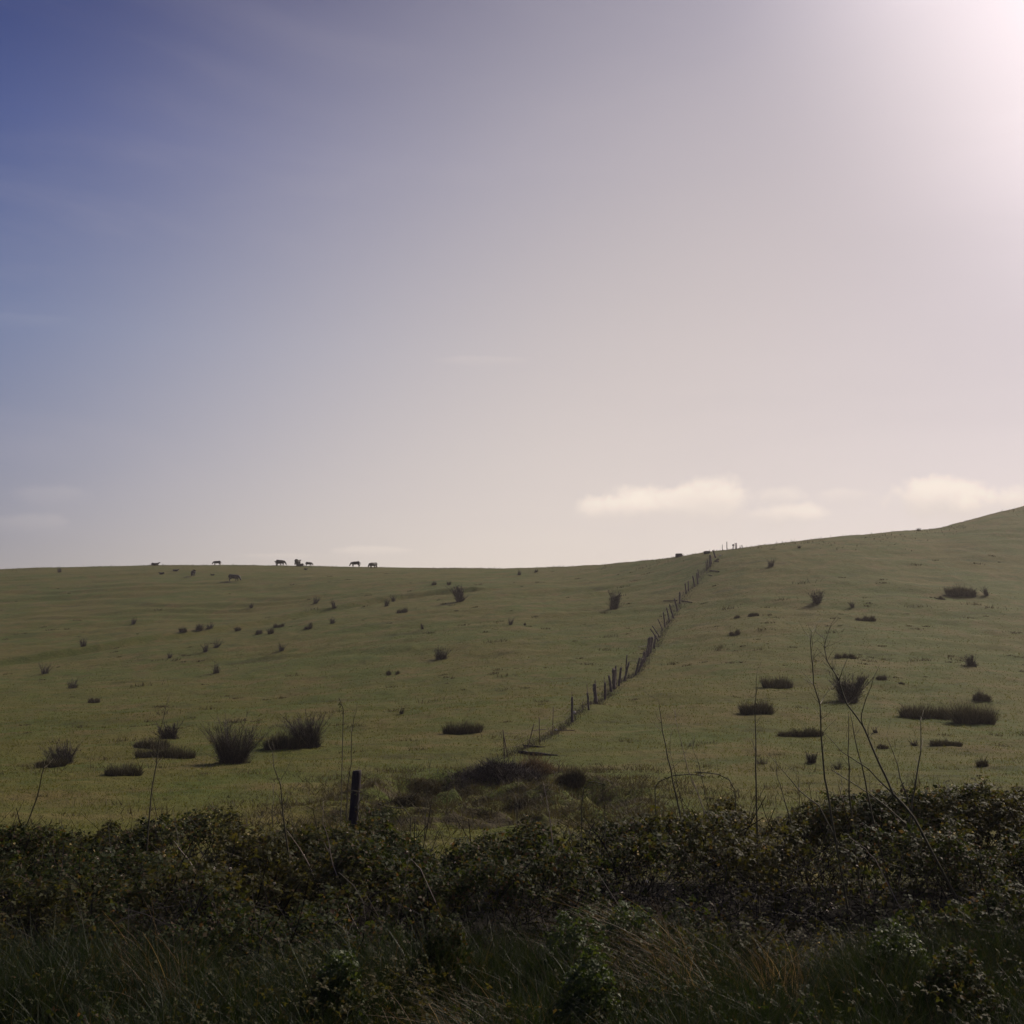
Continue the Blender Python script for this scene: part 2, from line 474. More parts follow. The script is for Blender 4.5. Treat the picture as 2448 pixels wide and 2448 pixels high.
# ------------------------------------------------------------------ ground
rows = np.concatenate([np.linspace(-100, 0, 26)[:-1], np.linspace(0, 40, 360)[:-1],
                       np.exp(np.linspace(math.log(40), math.log(290), 560))[:-1], np.linspace(290, 900, 50)])
q = np.linspace(-1, 1, 760)
cols = np.sign(q) * (.68 * np.abs(q) + 1.3 * np.abs(q) ** 6)
Yg, Tg = np.meshgrid(rows, cols, indexing='ij')
Xg = Tg * np.where(Yg > 14, Yg, 14 + np.maximum(0, 14 - Yg) * .6)
Zg = height(Xg, Yg)
nr, nc = Yg.shape
idx = np.arange(nr * nc).reshape(nr, nc)
Q = np.stack([idx[:-1, :-1], idx[:-1, 1:], idx[1:, 1:], idx[1:, :-1]], -1).reshape(-1, 4)
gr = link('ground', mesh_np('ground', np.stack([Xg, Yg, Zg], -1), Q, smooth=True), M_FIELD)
tag(gr, 'olive green and brown grazed hillside rising to a smooth skyline', 'hillside', kind='structure')

# ------------------------------------------------------------------ stuff: pasture turf
def ground_pts(n, y0, y1, tmin=-.62, tmax=.62):
    Y = np.exp(rng.uniform(math.log(y0), math.log(y1), n)); X = rng.uniform(tmin, tmax, n) * Y
    return X, Y
N = 170000
X, Y = ground_pts(N, 14.5, 120)
keep = (fbm(X / 2.5, Y / 2.5, 5, 3) > -.12) | (rng.random(N) < .3)
X, Y = X[keep], Y[keep]; N = len(X)
P = np.stack([X, Y, height(X, Y) - .01], 1)
Dr = np.stack([rng.normal(0, .5, N), rng.normal(0, .5, N), np.ones(N)], 1)
sz = np.clip(Y / 35, .7, 1.8)
V_, Q_ = strips(P, Dr, rng.uniform(.04, .11, N) * sz ** .5, rng.uniform(.012, .03, N) * sz, rng.normal(0, .25, (N, 3)) * [1, 1, 0], 2)
tag(link('field_turf', mesh_np('field_turf', V_, Q_), M_TURF), 'short grazed grass covering the pasture', 'grass', kind='stuff')

N = 60000
X = rng.uniform(-7.5, 6.5, N); Y = rng.uniform(19, 38, N)
k = np.exp(-(((X + .6) / 5.5) ** 4)) * np.exp(-(((Y - 28) / 8.0) ** 4)) > rng.random(N)
k &= (fbm(X / .7, Y / .9, 15, 3) + rng.normal(0, .12, N)) > -.02
X, Y = X[k], Y[k]; N = len(X)
V_, Q_ = strips(np.stack([X, Y, height(X, Y) - .02], 1), np.stack([rng.normal(0, .6, N), rng.normal(0, .6, N), np.ones(N)], 1),
                rng.uniform(.08, .26, N), rng.uniform(.012, .026, N), rng.normal(0, .4, (N, 3)) * [1, 1, .4], 3)
tag(link('bank_grass', mesh_np('bank_grass', V_, Q_), M_TUSS), 'rough tufted grass on the broken bank behind the brambles', 'grass', kind='stuff')

# ragged grass along the crest
N = 9000
t = rng.uniform(-.62, .62, N); Y = np.interp(t, TF, DF) + rng.normal(-2, 6, N); X = t * Y
k = fbm(X / 5, Y / 8, 17, 3) > .0; X, Y = X[k], Y[k]; N = len(X)
V_, Q_ = strips(np.stack([X, Y, height(X, Y) - .02], 1), np.stack([rng.normal(0, .5, N), rng.normal(0, .3, N), np.ones(N)], 1),
                rng.gamma(2, .07, N) + .05, rng.uniform(.05, .11, N), rng.normal(0, .3, (N, 3)) * [1, 1, 0], 2)
tag(link('crest_grass', mesh_np('crest_grass', V_, Q_), M_TUSS), 'ragged grass along the crest of the hill', 'grass', kind='stuff')

# small darker tussocks too many to count
N0 = 1100
X, Y = ground_pts(N0, 22, 200)
w0 = (fbm(X / 14, Y / 10, 31, 3) + rng.normal(0, .25, N0)) > -.02
X, Y = X[w0], Y[w0]; N0 = len(X)
size = rng.gamma(2.2, .09, N0) + .05
per = 34
Xs = np.repeat(X, per) + rng.normal(0, 1, N0 * per) * np.repeat(size, per) * 1.1
Ys = np.repeat(Y, per) + rng.normal(0, 1, N0 * per) * np.repeat(size, per) * .5
N = len(Xs)
P = np.stack([Xs, Ys, height(Xs, Ys) - .01], 1)
V_, Q_ = strips(P, np.stack([rng.normal(0, .4, N), rng.normal(0, .4, N), np.ones(N)], 1),
                np.repeat(size, per) * rng.uniform(.35, .9, N), rng.uniform(.012, .03, N) * np.clip(np.repeat(Y, per) / 40, .8, 2.6), rng.normal(0, .3, (N, 3)) * [1, 1, 0], 2)
tag(link('small_tussocks', mesh_np('small_tussocks', V_, Q_), M_TUSS), 'scattered little dark grass tussocks all over the pasture', 'tussocks', kind='stuff')

# ------------------------------------------------------------------ bushes and rush clumps
def twig_bush(w, h, seed, dens=1.0, px=0.016, spread=1.0, small=False):
    """bare twiggy bush; returns (stems mesh, twigs mesh)"""
    global rng
    keep = rng; rng = np.random.default_rng(seed)
    n = int(34 * dens); spread = rng.uniform(.6, 1.35); wind = rng.normal(0, .16)
    a = rng.uniform(0, 2 * np.pi, n); r = np.sqrt(rng.random(n))
    Pb = np.stack([np.cos(a) * r * w * .20, np.sin(a) * r * w * .20, np.zeros(n) - .05], 1)
    out_ = np.stack([np.cos(a), np.sin(a), np.zeros(n)], 1)
    lean = rng.uniform(.03, .62, n)[:, None] * spread * (w / h) ** .6
    Dr = out_ * lean + np.array([wind, 0, 1]) + rng.normal(0, .09, (n, 3))
    L = h * (.38 + .66 * rng.beta(2.0, 1.7, n)) if not small else h * (.22 + .85 * rng.beta(1.3, 1.6, n))
    bend = out_ * rng.uniform(-.15, .25, n)[:, None]
    V1, Q1 = strips(Pb, Dr, L, np.full(n, px * 1.3), bend, 4, .3)
    # twigs leaving the stems
    m = 10 if small else int(26 * dens); k = n * m
    Dn = Dr / np.linalg.norm(Dr, axis=1, keepdims=True)
    tpos = rng.beta(1.3, 1.5, k) * .95 + .03
    si = np.repeat(np.arange(n), m)
    P2 = Pb[si] + Dn[si] * (L[si] * tpos)[:, None] + bend[si] * (L[si] * tpos ** 2)[:, None]
    D2 = Dn[si] * 1.0 + rng.normal(0, .55, (k, 3)); D2[:, 2] = np.abs(D2[:, 2])
    L2 = h * rng.uniform(.08, .30, k) * (1.1 - tpos * .6)
    V2, Q2 = strips(P2, D2, L2, np.full(k, px * .8) * rng.uniform(.6, 1.4, k), rng.normal(0, .2, (k, 3)), 2, .35)
    # low skirt of dense growth
    b = 130 if small else int(360 * dens)
    a = rng.uniform(0, 2 * np.pi, b); r = rng.random(b) ** .8 * w * .36
    P3 = np.stack([np.cos(a) * r, np.sin(a) * r * .8, np.full(b, -.04)], 1)
    D3 = np.stack([np.cos(a) * .35, np.sin(a) * .35, np.ones(b)], 1) + rng.normal(0, .45, (b, 3)); D3[:, 2] = np.abs(D3[:, 2])
    pk = np.clip(1.25 - 1.1 * r / (w * .36), .15, 1)
    V3, Q3 = strips(P3, D3, h * (.10 + .62 * rng.beta(1.6, 2.2, b)) * pk * (.7 if small else 1), np.full(b, px * 1.2), rng.normal(0, .2, (b, 3)), 2, .4)
    rng = keep
    A = mesh_np('stems', V1, Q1)
    B = mesh_np('twigs', np.concatenate([V2, V3]), np.concatenate([Q2, Q3 + len(V2)]))
    return A, B

def rush(w, h, seed, px=.016, dens=1.0, block=False):
    """low dense clump of rushes with an even top, wider than tall"""
    global rng
    keep = rng; rng = np.random.default_rng(seed)
    n = int(min(3600, 160 + 62 * w / px) * dens * (1 if block else .55))
    x = rng.uniform(-.5, .5, n); y = rng.uniform(-.5, .5, n) * np.sqrt(np.clip(1 - (2 * x) ** 6, 0, 1))
    dp = min(w * .45, max(h * 1.2, .3))
    if not block:
        kc = int(rng.integers(3, 6)); cx_ = np.sort(rng.uniform(-.42, .42, kc)); ch = rng.uniform(.45, 1.1, kc); ci = rng.integers(0, kc, n)
        n2 = rng.random(n) < .55
        x = cx_[ci] + rng.normal(0, .075, n)
        y = rng.normal(0, .22, n)
    wav = 1 + .7 * vnoise(x * (3 + 2.5 * w) + seed, y * 2, seed)
    P = np.stack([x * w, y * dp, np.full(n, -.06)], 1)
    Dr = np.stack([x * .5, y * .4, np.ones(n)], 1) + rng.normal(0, .28, (n, 3))
    edge = 1 - np.clip(np.abs(2 * x), 0, 1) ** 9 * .35 if block else ch[ci] * np.exp(-((x - cx_[ci]) / .13) ** 2)
    if block:
        x = x + rng.normal(0, .022, n); edge = edge * (1 - .55 * np.clip(-2 * y, 0, 1)) * (1 + .35 * vnoise(x * 17 + seed, y * 9, seed + 5))
    L = h * edge * wav * (.16 + 1.1 * rng.beta(1.3, 1.9, n)) + .04
    V, Q = strips(P, Dr, L, np.full(n, px), rng.normal(0, .15, (n, 3)) * [1, 1, .2], 2, .45)
    rng = keep
    return mesh_np('rush', V, Q)

KB = 1.2671
# x, base y, width, height in the 1932-pixel view of the photograph, type, label
BUSHES = [
 (440,1441,86,98,'B','largest bare twiggy bush, with a round crown, on the lower left slope'),
 (584,1409,56,74,'B','dark upright bare bush right of the largest round bush on the lower slope'),
 (535,1412,64,34,'R','low dark rush mound touching the left foot of the upright dark bush'),
 (318,1394,54,38,'B','squat bare bush above the pair of long low rush clumps at lower left'),
 (285,1412,56,20,'R','short rush clump tucked between the squat bush and the long rush clump at lower left'),
 (312,1429,104,24,'R','long low rush clump left of the largest bare bush'),
 (232,1464,60,22,'R','flat-topped block of rushes lowest on the left slope, just above the hedge'),
 (118,1440,62,50,'B','dark ragged bush near the left edge above the brambles'),
 (95,1447,50,16,'R','low rush clump at the foot of the ragged bush near the left edge'),
 (873,1384,66,20,'R','isolated flat rush clump in the open middle slope left of the thin steel fence rods'),
 (833,1244,36,28,'B','domed bush with a pointed shadow alone in the centre of the slope'),
 (867,1135,20,34,'B','upright twiggy bush high in the middle of the slope below the skyline dip'),
 (1158,1150,20,38,'B','tall narrow twiggy bush left of the middle of the fence'),
 (1455,1069,22,20,'B','small round bush highest on the slope right of the fence'),
 (1541,1138,22,30,'B','upright bush on the upper right slope with a shrubby foot'),
 (1609,1146,12,16,'B','tiny bush a little right of the upright one on the upper right slope'),
 (1467,1298,50,20,'R','rounded rectangular rush block, the upper of two right of the fence'),
 (1428,1345,54,22,'R','rounded rectangular rush block, the lower of two, crossed by a single tall stem'),
 (1600,1325,48,64,'B','tall dark bush behind the crossing saplings on the right'),
 (1626,1288,15,16,'R','small dark tuft touching the right shoulder of the tall dark bush'),
 (1660,1282,26,13,'R','small oblong rush clump right of the tall dark bush'),
 (1510,1389,80,14,'R','very low long strip of rushes behind the left tall sapling'),
 (1747,1354,88,26,'R','long rush bank on the right, tapering towards the big clump at the edge'),
 (1838,1364,70,38,'R','biggest dark rush clump at the right edge of the slope'),
 (1845,1321,42,20,'R','dark rush clump just above the big one at the right edge'),
 (1834,1257,26,30,'B','pyramid shaped bush near the right edge of the mid slope'),
 (1813,1123,52,17,'R','wide brownish rush clump high up near the right edge'),
 (1862,1124,12,24,'B','narrow bush cut by the right edge high on the slope'),
 (1635,1171,42,12,'R','faint row of three tufts below the tiny bush on the right slope'),
 (1590,1241,42,14,'R','brown low clump between the tops of the crossing saplings'),
 (1385,1198,22,12,'R','faint little clump right of the fence at mid slope'),
 (1408,1164,42,8,'R','flat brown grass patch right of the upper fence'),
 (1530,1440,28,28,'B','thin bush behind the hedge, left of the dark low bush by the tall sapling'),
 (1580,1452,28,26,'B','dark low bush just above the hedge between two tall saplings'),
 (1438,1441,38,22,'B','small spreading bush behind the foot of the single tall stem'),
 (1667,1411,46,9,'R','thin low strip of rushes behind the leaning sapling'),
 (1653,1383,16,15,'B','small bush above the thin rush strip behind the leaning sapling'),
 (1725,1407,22,20,'B','small bush left of the ring shaped clump at lower right'),
 (1785,1407,52,13,'R','broad ring shaped low clump at lower right'),
 (1856,1446,30,20,'R','dark clump at the right edge just above the hedge'),
 (1076,1478,48,22,'R','spiky rush clump on the broken bank below the fallen planks'),
 (595,1139,18,18,'B','left one of two small dark bushes under the cattle on the upper slope'),
 (631,1148,14,20,'B','right one of two small dark bushes under the cattle on the upper slope'),
 (729,1144,14,20,'B','leaning small bush with a dark shadow on the terrace lip'),
 (742,1135,10,16,'B','slim little bush directly right of the leaning one on the terrace lip'),
 (757,1156,24,9,'R','flat tuft just below the leaning bush on the terrace lip'),
 (531,1228,16,18,'B','small leaning bush in the middle of the left slope with a shadow to its left'),
 (408,1222,18,20,'B','right half of the twin bushes on the left slope'),
 (388,1230,14,22,'B','left half of the twin bushes on the left slope'),
 (408,1270,20,26,'B','bush with a long slanting shadow below the twin bushes'),
 (252,1178,14,16,'B','lone small bush above the terrace at far left'),
 (157,1220,16,24,'B','forked little bush on the terrace line near the left edge'),
 (346,1192,16,12,'R','leftmost tuft of the row of tufts along the terrace'),
 (372,1189,18,14,'R','second tuft from the left in the row along the terrace'),
 (396,1186,24,16,'B','broad faint bush at the right end of the terrace row of tufts'),
 (450,1190,14,12,'R','single tuft just below the middle of the terrace line'),
 (484,1197,22,9,'R','flat tuft of a pair below the terrace, the left one'),
 (510,1196,14,12,'R','taller tuft of a pair below the terrace, the right one'),
 (527,1183,22,8,'R','flat tuft right on the terrace lip above the pair of tufts'),
 (582,1187,20,12,'R','low tuft under the left of the two small dark bushes'),
 (627,1176,16,16,'B','faint bush under the right of the two small dark bushes'),
 (320,1242,10,14,'B','thin sprig in open grass at left, below the terrace row'),
 (137,1298,34,26,'B','dark low bush near the left edge halfway down the slope'),
 (85,1271,24,26,'B','dark bush against the left edge above the low one'),
 (178,1326,36,15,'R','thin dark tuft in the shaded left slope above the flat rush block'),
 (742,1273,26,10,'R','flat tuft below and left of the domed bush'),
 (757,1347,12,18,'B','slim forked bush on the lower slope above the isolated flat rush clump'),
 (797,1187,8,12,'B','tiny upright sprig in the centre of the slope'),
 (963,1179,12,16,'B','faint little bush with a leftward shadow right of centre'),
 (990,1180,6,8,'B','tiny pointed sprig beside the faint little bush right of centre'),
 (472,1147,8,10,'R','tiny tuft below the grazing cow on the slope'),
 (848,1104,9,8,'R','right one of two specks of rush below the lone calf on the skyline'),
 (819,1104,9,7,'R','left one of two specks of rush below the lone calf on the skyline'),
 (980,1085,12,12,'B','greyish bush close under the lowest part of the skyline'),
 (1011,1080,8,8,'B','tiny bush close under the skyline right of the greyish bush'),
 (1508,1034,10,7,'B','tiny round bush near the skyline on the right'),
 (1732,998,16,8,'B','low scrub bush breaking the skyline at right'),
 (1775,1131,22,7,'R','pair of faint tufts left of the wide brownish clump'),
 (1352,1058,12,6,'R','short tuft at the top of the fence line'),
 (1700,1290,10,6,'R','little tuft on the right slope above the long rush bank'),
 (112,1080,10,14,'B','faint bush just below the skyline at the far left'),
]
for i, (x, y, w, h, ty, lab) in enumerate(BUSHES):
    p = hit(x * KB, y * KB)
    d = p.y
    q_ = 1.0 if max(w, h) > 40 else .88
    W_, H_ = q_ * w * KB * d / F, (1.0 if ty == 'B' else .9) * h * KB * d / F
    px = max(.010, d / 1024 * .30)
    if ty == 'B':
        A, B = twig_bush(W_, H_, 100 + i, dens=2.3 if h > 55 else 1.6 if h > 30 else 1.0, px=px if h > 26 else px * .8, small=h <= 26)
        if h >= 45:
            e = empty('bare_bush', p); link('stems', A, M_TWIG, e); link('twigs', B, M_TWIG, e)
            tag(e, lab, 'bush', 'bare bushes on the pasture')
        else:
            # small in the picture: one mesh
            va = np.empty(len(A.vertices) * 3); A.vertices.foreach_get('co', va)
            vb = np.empty(len(B.vertices) * 3); B.vertices.foreach_get('co', vb)
            na = len(A.vertices)
            qa = np.empty(len(A.loops), int); A.loops.foreach_get('vertex_index', qa)
            qb = np.empty(len(B.loops), int); B.loops.foreach_get('vertex_index', qb)
            me = mesh_np('bare_bush', np.concatenate([va, vb]), np.concatenate([qa, qb + na]).reshape(-1, 4))
            tag(link('bare_bush', me, M_TWIG, loc=p), lab, 'bush', 'bare bushes on the pasture')
            bpy.data.meshes.remove(A); bpy.data.meshes.remove(B)
    else:
        me = rush(W_, H_, 300 + i, px, block=w >= 48)
        # follow the slope below the clump
        co = np.empty(len(me.vertices) * 3); me.vertices.foreach_get('co', co); co = co.reshape(-1, 3)
        co[:, 2] += height(co[:, 0] + p.x, co[:, 1] + p.y) - p.z
        me.vertices.foreach_set('co', co.ravel().astype(np.float32))
        tag(link('rush_clump', me, M_RUSH, loc=p), lab, 'rush clump', 'rush clumps on the pasture')

# ------------------------------------------------------------------ cattle
def skin(name, verts, edges, rad, sub=2):
    me = bpy.data.meshes.new(name + '_cage'); me.from_pydata(verts, edges, [])
    o = bpy.data.objects.new(name + '_cage', me); C.objects.link(o)
    o.modifiers.new('s', 'SKIN'); sv = me.skin_vertices[0].data
    for i, r in enumerate(rad):
        sv[i].radius = r if isinstance(r, tuple) else (r, r)
    sv[0].use_root = True
    sb = o.modifiers.new('u', 'SUBSURF'); sb.levels = sub; sb.render_levels = sub
    dg = bpy.context.evaluated_depsgraph_get(); dg.update()
    res = bpy.data.meshes.new_from_object(o.evaluated_get(dg)); res.name = name
    for p_ in res.polygons: p_.use_smooth = True
    bpy.data.objects.remove(o); bpy.data.meshes.remove(me)
    return res

def cow_mesh(pose):
    v = []; e = []; r = []
    def chain(start, pts):
        a = start
        for (x, y, z, q) in pts:
            v.append((x, y, z)); r.append(q)
            if a is not None: e.append((a, len(v) - 1))
            a = len(v) - 1
        return a
    dz = 0 if pose != 'lying' else -.62
    b0 = chain(None, [(-.55, 0, 1.05 + dz, .43)])
    b1 = chain(b0, [(0, 0, .98 + dz, .50)])
    b2 = chain(b1, [(.50, 0, 1.03 + dz, .45)])
    b3 = chain(b0, [(-.92, 0, 1.12 + dz, .34)])
    if pose == 'grazing':
        nk = chain(b2, [(.86, 0, 1.00, .25), (1.12, 0, .68, .17), (1.22, 0, .44, .15)])
        hd = chain(nk, [(1.33, 0, .14, .085)])
        ear = (1.17, .62 - .12)
    elif pose == 'standing':
        nk = chain(b2, [(.85, 0, 1.20, .24), (1.12, 0, 1.42, .17), (1.30, 0, 1.48, .14)])
        hd = chain(nk, [(1.58, 0, 1.34, .085)])
        ear = (1.22, 1.55)
    else:
        nk = chain(b2, [(.82, 0, .66, .23), (1.02, 0, .88, .16), (1.16, 0, .93, .14)])
        hd = chain(nk, [(1.42, 0, .80, .085)])
        ear = (1.10, 1.0)
    for s in (-1, 1):
        chain(nk, [(ear[0], s * .16, ear[1], .05), (ear[0] - .03, s * .30, ear[1], .035)])
    chain(b3, [(-1.20, 0, 1.10 + dz * .9, .045), (-1.26, 0, max(.80 + dz, .2), .03), (-1.24, 0, max(.45 + dz, .08), .045)])
    for s in (-1, 1):
        if pose != 'lying':
            st = .10 * s
            chain(b2, [(.52, s * .20, .70, .19), (.52 + st, s * .21, .44, .10), (.50 + st, s * .21, .12, .075), (.55 + st, s * .21, .03, .07)])
            chain(b3, [(-.78, s * .22, .80, .22), (-.72 - st, s * .22, .64, .17), (-.96 - st, s * .22, .44, .10), (-.90 - st, s * .22, .12, .075), (-.85 - st, s * .22, .03, .07)])
        else:
            chain(b2, [(.62, s * .28, .20, .14), (.90, s * .30, .10, .07), (.66, s * .36, .06, .06)])
            chain(b3, [(-.70, s * .34, .22, .18), (-.40, s * .44, .10, .08), (-.66, s * .48, .06, .06)])
    return skin('cow_' + pose, v, e, r)
COW = {k: cow_mesh(k) for k in ('grazing', 'lying', 'standing')}
# x, y (2448 px), length px, heading (deg, 0 = facing right), pose, label, category
COWS = [
 (371,1352,18,8,'lying','black cow resting on the far left skyline, head raised to the right','cow'),
 (386,1373,13,165,'lying','small dark calf lying low just under the leftmost skyline cow','calf'),
 (420,1366,13,10,'lying','small dark calf lying between the low calf and the cow with the long shadow','calf'),
 (461,1378,17,118,'grazing','black cow grazing turned away on the slope, throwing a shadow to its left','cow'),
 (508,1376,9,190,'lying','tiny dark calf lying left of the large cow grazing on the slope','calf'),
 (518,1350,17,205,'grazing','black cow grazing on the skyline above the tiny lying calf, head down to the left','cow'),
 (560,1390,27,-12,'grazing','largest black cow, grazing on the slope below the skyline, head down to the right','cow'),
 (665,1352,16,150,'standing','black cow half hidden behind the right-grazing cow on the skyline','cow'),
 (671,1351,22,-8,'grazing','bulky black cow grazing right on the skyline, a second cow behind its rump','cow'),
 (716,1354,19,180,'lying','black cow lying along the skyline between two grazing cows','cow'),
 (712,1351,14,82,'standing','black cow standing end-on behind the lying cow on the skyline','cow'),
 (739,1352,16,-10,'grazing','slim black cow grazing right, just right of the lying cow on the skyline','cow'),
 (731,1362,9,0,'lying','small dark calf lying on the slope right under the slim skyline cow','calf'),
 (849,1354,21,186,'grazing','long black cow grazing left on the skyline, second from the right','cow'),
 (891,1359,18,232,'grazing','rightmost cow, head down towards the viewer at the skyline','cow'),
]
for x, y, L, ang, pose, lab, cat in COWS:
    p = hit(x, y)
    sz = 1.18 * L * p.y / F / (2.45 if pose != 'lying' else 2.55)
    if pose != 'lying' and abs(math.cos(R(ang))) < .75: sz = 17 * p.y / F / 1.45 if pose == 'standing' else 16 * p.y / F / 1.45
    o = bpy.data.objects.new('calf' if cat == 'calf' else 'cow', COW[pose])
    if not COW[pose].materials: COW[pose].materials.append(M_HIDE)
    o.location = p + Vector((0, 0, .02)); o.rotation_euler = (0, 0, R(ang)); o.scale = (sz * 1.02, sz, sz * .9)
    C.objects.link(o); tag(o, lab, cat, 'black cattle on the hill')

# ------------------------------------------------------------------ fence
def at_depth(px, py, Y):
    u, v = px_uv(px, py); return Vector((u * Y, Y, v * Y))
def z7(x, y): return 1100 + x / 3.22, 1500 + y / 3.22
def z4(x, y): return 1560 + x / 2.385, 1180 + y / 2.385
PST = []   # (base px, top px, width px, kind)
for a, b, w, k in [((343,1000),(331,785),8,'r'),((367,1000),(338,840),8,'r'),((522,925),(568,740),8,'r'),((613,905),(608,688),7,'r'),
                   ((712,828),(717,610),6,'r'),((862,728),(862,535),20,'w'),((866,715),(860,495),6,'r'),((990,637),(980,500),15,'w'),((984,600),(976,432),6,'r'),
                   ((1044,587),(1034,432),24,'w'),((1040,500),(1039,402),7,'r'),((1116,552),(1117,425),15,'w'),((1112,520),(1109,375),5,'r'),
                   ((1166,497),(1147,372),16,'w'),((1185,472),(1182,320),24,'w'),((1197,440),(1198,292),12,'w'),((1222,452),(1240,308),14,'w'),
                   ((1265,414),(1300,270),14,'w'),((1272,404),(1285,212),8,'w'),((1350,370),(1382,235),14,'w'),((1375,342),(1405,240),14,'w'),
                   ((1395,305),(1420,185),16,'w'),((1415,268),(1440,175),18,'w'),((1440,228),(1458,75),22,'w'),((1462,196),(1480,72),18,'w'),
                   ((1490,160),(1505,60),14,'w'),((1528,105),(1464,8),10,'w'),((1540,78),(1480,-12),9,'w')]:
    PST.append((z7(*a), z7(*b), w / 3.22, k))
for a, b, w in [((60,782),(30,715),5),((72,762),(62,675),7),((98,732),(80,650),7),((120,712),(97,632),8),((143,667),(125,598),8),((155,627),(155,560),8),
                ((192,572),(185,512),6),((205,557),(203,500),6),((240,532),(230,470),8),((258,517),(253,450),7),((266,484),(258,432),5),((308,442),(305,385),5),
                ((318,427),(312,375),6),((328,417),(328,350),10),((336,402),(332,355),6),((360,367),(345,325),8)]:
    PST.append((z4(*a), z4(*b), w / 2.385, 'w'))
base = [hit(*p[0]) for p in PST]
fence = empty('post_and_wire_fence', base[0])
tag(fence, 'long ramshackle fence of leaning grey wooden posts and thin rods climbing the hill', 'fence')
def post_mesh(h, w, dx, dy, seed, rod=False):
    rr = random.Random(seed); mb = MB()
    n = 7 if not rod else 5
    lv = [-.25, 0, .2, .45, .7, .88, 1.0]
    V = []
    for q in lv:
        off = rr.uniform(-.06, .06) * w
        for k in range(n):
            a = 2 * math.pi * k / n + .3
            rad = w * .5 * (1 + rr.uniform(-.16, .16)) * (1.06 - .14 * q)
            z = q * h
            if q == 1.0 and not rod: z += rr.uniform(-.45, .35) * w
            V.append((dx * q + off + math.cos(a) * rad, dy * q + math.sin(a) * rad * .8, z))
    Q = [(i * n + k, i * n + (k + 1) % n, (i + 1) * n + (k + 1) % n, (i + 1) * n + k) for i in range(len(lv) - 1) for k in range(n)]
    T = [((len(lv) - 1) * n, (len(lv) - 1) * n + k, (len(lv) - 1) * n + k + 1) for k in range(1, n - 1)]
    mb.add(V, Q, T); return mb.mesh('fence_post')
tops = []
for i, ((b0, t0, w, k), p) in enumerate(zip(PST, base)):
    tp = at_depth(*t0, p.y)
    h = max(tp.z - p.z, .3); dx = tp.x - p.x
    o = link('steel_rod' if k == 'r' else 'fence_post', post_mesh(h, w * p.y / F * (1.0 if p.y < 60 else 1.2), dx, random.uniform(-.05, .05), 50 + i, k == 'r'),
             M_RUST if k == 'r' else M_WOOD, fence, p - fence.location)
    tops.append((p, Vector((dx, 0, h)), k))
# wires between neighbouring posts
seq = sorted(tops, key=lambda t: t[0].y)
for fr in (.35, .62, .86):
    mb = MB()
    last = None
    for p, tv, k in seq:
        if last is not None and p.y - last.y < .6: continue
        q = p + tv * fr - fence.location
        if last is not None:
            mb.tube([lq, (lq + q) / 2 - Vector((0, 0, .05 + .02 * (q - lq).length)), q], .006, 4, False)
        last = p; lq = q
    link('wire', mb.mesh('wire'), M_RUST, fence)
# dry weeds matted along the foot of the fence
cl = [seq[0][0]] + [s[0] for s in seq[2::2]]
px_, n_ = [], 4600
cx = np.array([c.x for c in cl]); cy = np.array([c.y for c in cl])
Yw = np.exp(rng.uniform(math.log(cy.min()), math.log(cy.max()), n_)); Xw = np.interp(Yw, cy, cx) + rng.normal(0, .0032, n_) * Yw
P = np.stack([Xw, Yw, height(Xw, Yw) - .02], 1)
V_, Q_ = strips(P, np.stack([rng.normal(0, .6, n_), rng.normal(0, .6, n_), np.ones(n_)], 1), rng.uniform(.06, .34, n_),
                rng.uniform(.010, .022, n_) * np.clip(Yw / 60, .7, 2), rng.normal(0, .35, (n_, 3)), 2, .4)
tag(link('dry_weeds', mesh_np('dry_weeds', V_, Q_), M_TWIG), 'matted dry weeds and dead stems along the foot of the fence', 'weeds', kind='stuff')

# fallen boards
def board(name, a, b, thick, lab, cat='plank', m=M_WOOD, group=None, lift=.03, taper=1.0):
    pa, pb = hit(*a), hit(*b)
    if pb.y > pa.y * 1.25 or pb.y < pa.y * .8: pb = at_depth(b[0], b[1], pa.y)
    c = (pa + pb) / 2; d = pb - pa; d.z = float(height(pb.x, pb.y)) - float(height(pa.x, pa.y)); L = d.length
    dn = d.normalized(); sd_ = dn.cross(Vector((0, 0, 1))).normalized(); up = sd_.cross(dn)
    V = []; n = 9; w = thick * .75
    rr = random.Random(hash(lab) % 999 if False else len(lab))
    for i in range(n):
        q = i / (n - 1) - .5; k = 1 - (1 - taper) * (i / (n - 1)); j = rr.uniform(-.35, .35) * thick
        for sx_, sz_ in ((-1, 0), (1, 0), (1, 1), (-1, 1)):
            V.append(dn * (q * L) + sd_ * (sx_ * w * k * .5 + j * .5) + up * (sz_ * thick * k + lift + j * .4))
    Q = [(i * 4 + k, i * 4 + (k + 1) % 4, i * 4 + 4 + (k + 1) % 4, i * 4 + 4 + k) for i in range(n - 1) for k in range(4)]
    Q += [(3, 2, 1, 0), ((n - 1) * 4, (n - 1) * 4 + 1, (n - 1) * 4 + 2, (n - 1) * 4 + 3)]
    mb = MB(); mb.add(V, Q)
    g0 = Vector((c.x, c.y, float(height(c.x, c.y))))
    tag(link(name, mb.mesh(name), m, loc=g0), lab, cat, group)
G1 = 'fallen boards beside the fence'
board('fallen_beam', (1240, 1800), (1334, 1806), .17, 'thick dark beam lying across the lower end of the fence', 'beam', group=G1, lift=-.04, taper=.6, m=M_OLDW)
board('fallen_beam', (1250, 1782), (1305, 1786), .08, 'thinner dark beam lying behind the thick one at the foot of the rods', 'beam', group=G1, lift=-.01, m=M_OLDW)
board('fallen_plank', (1325, 1748), (1374, 1748), .035, 'thin pale plank lying right of the last thin rod', group=G1)
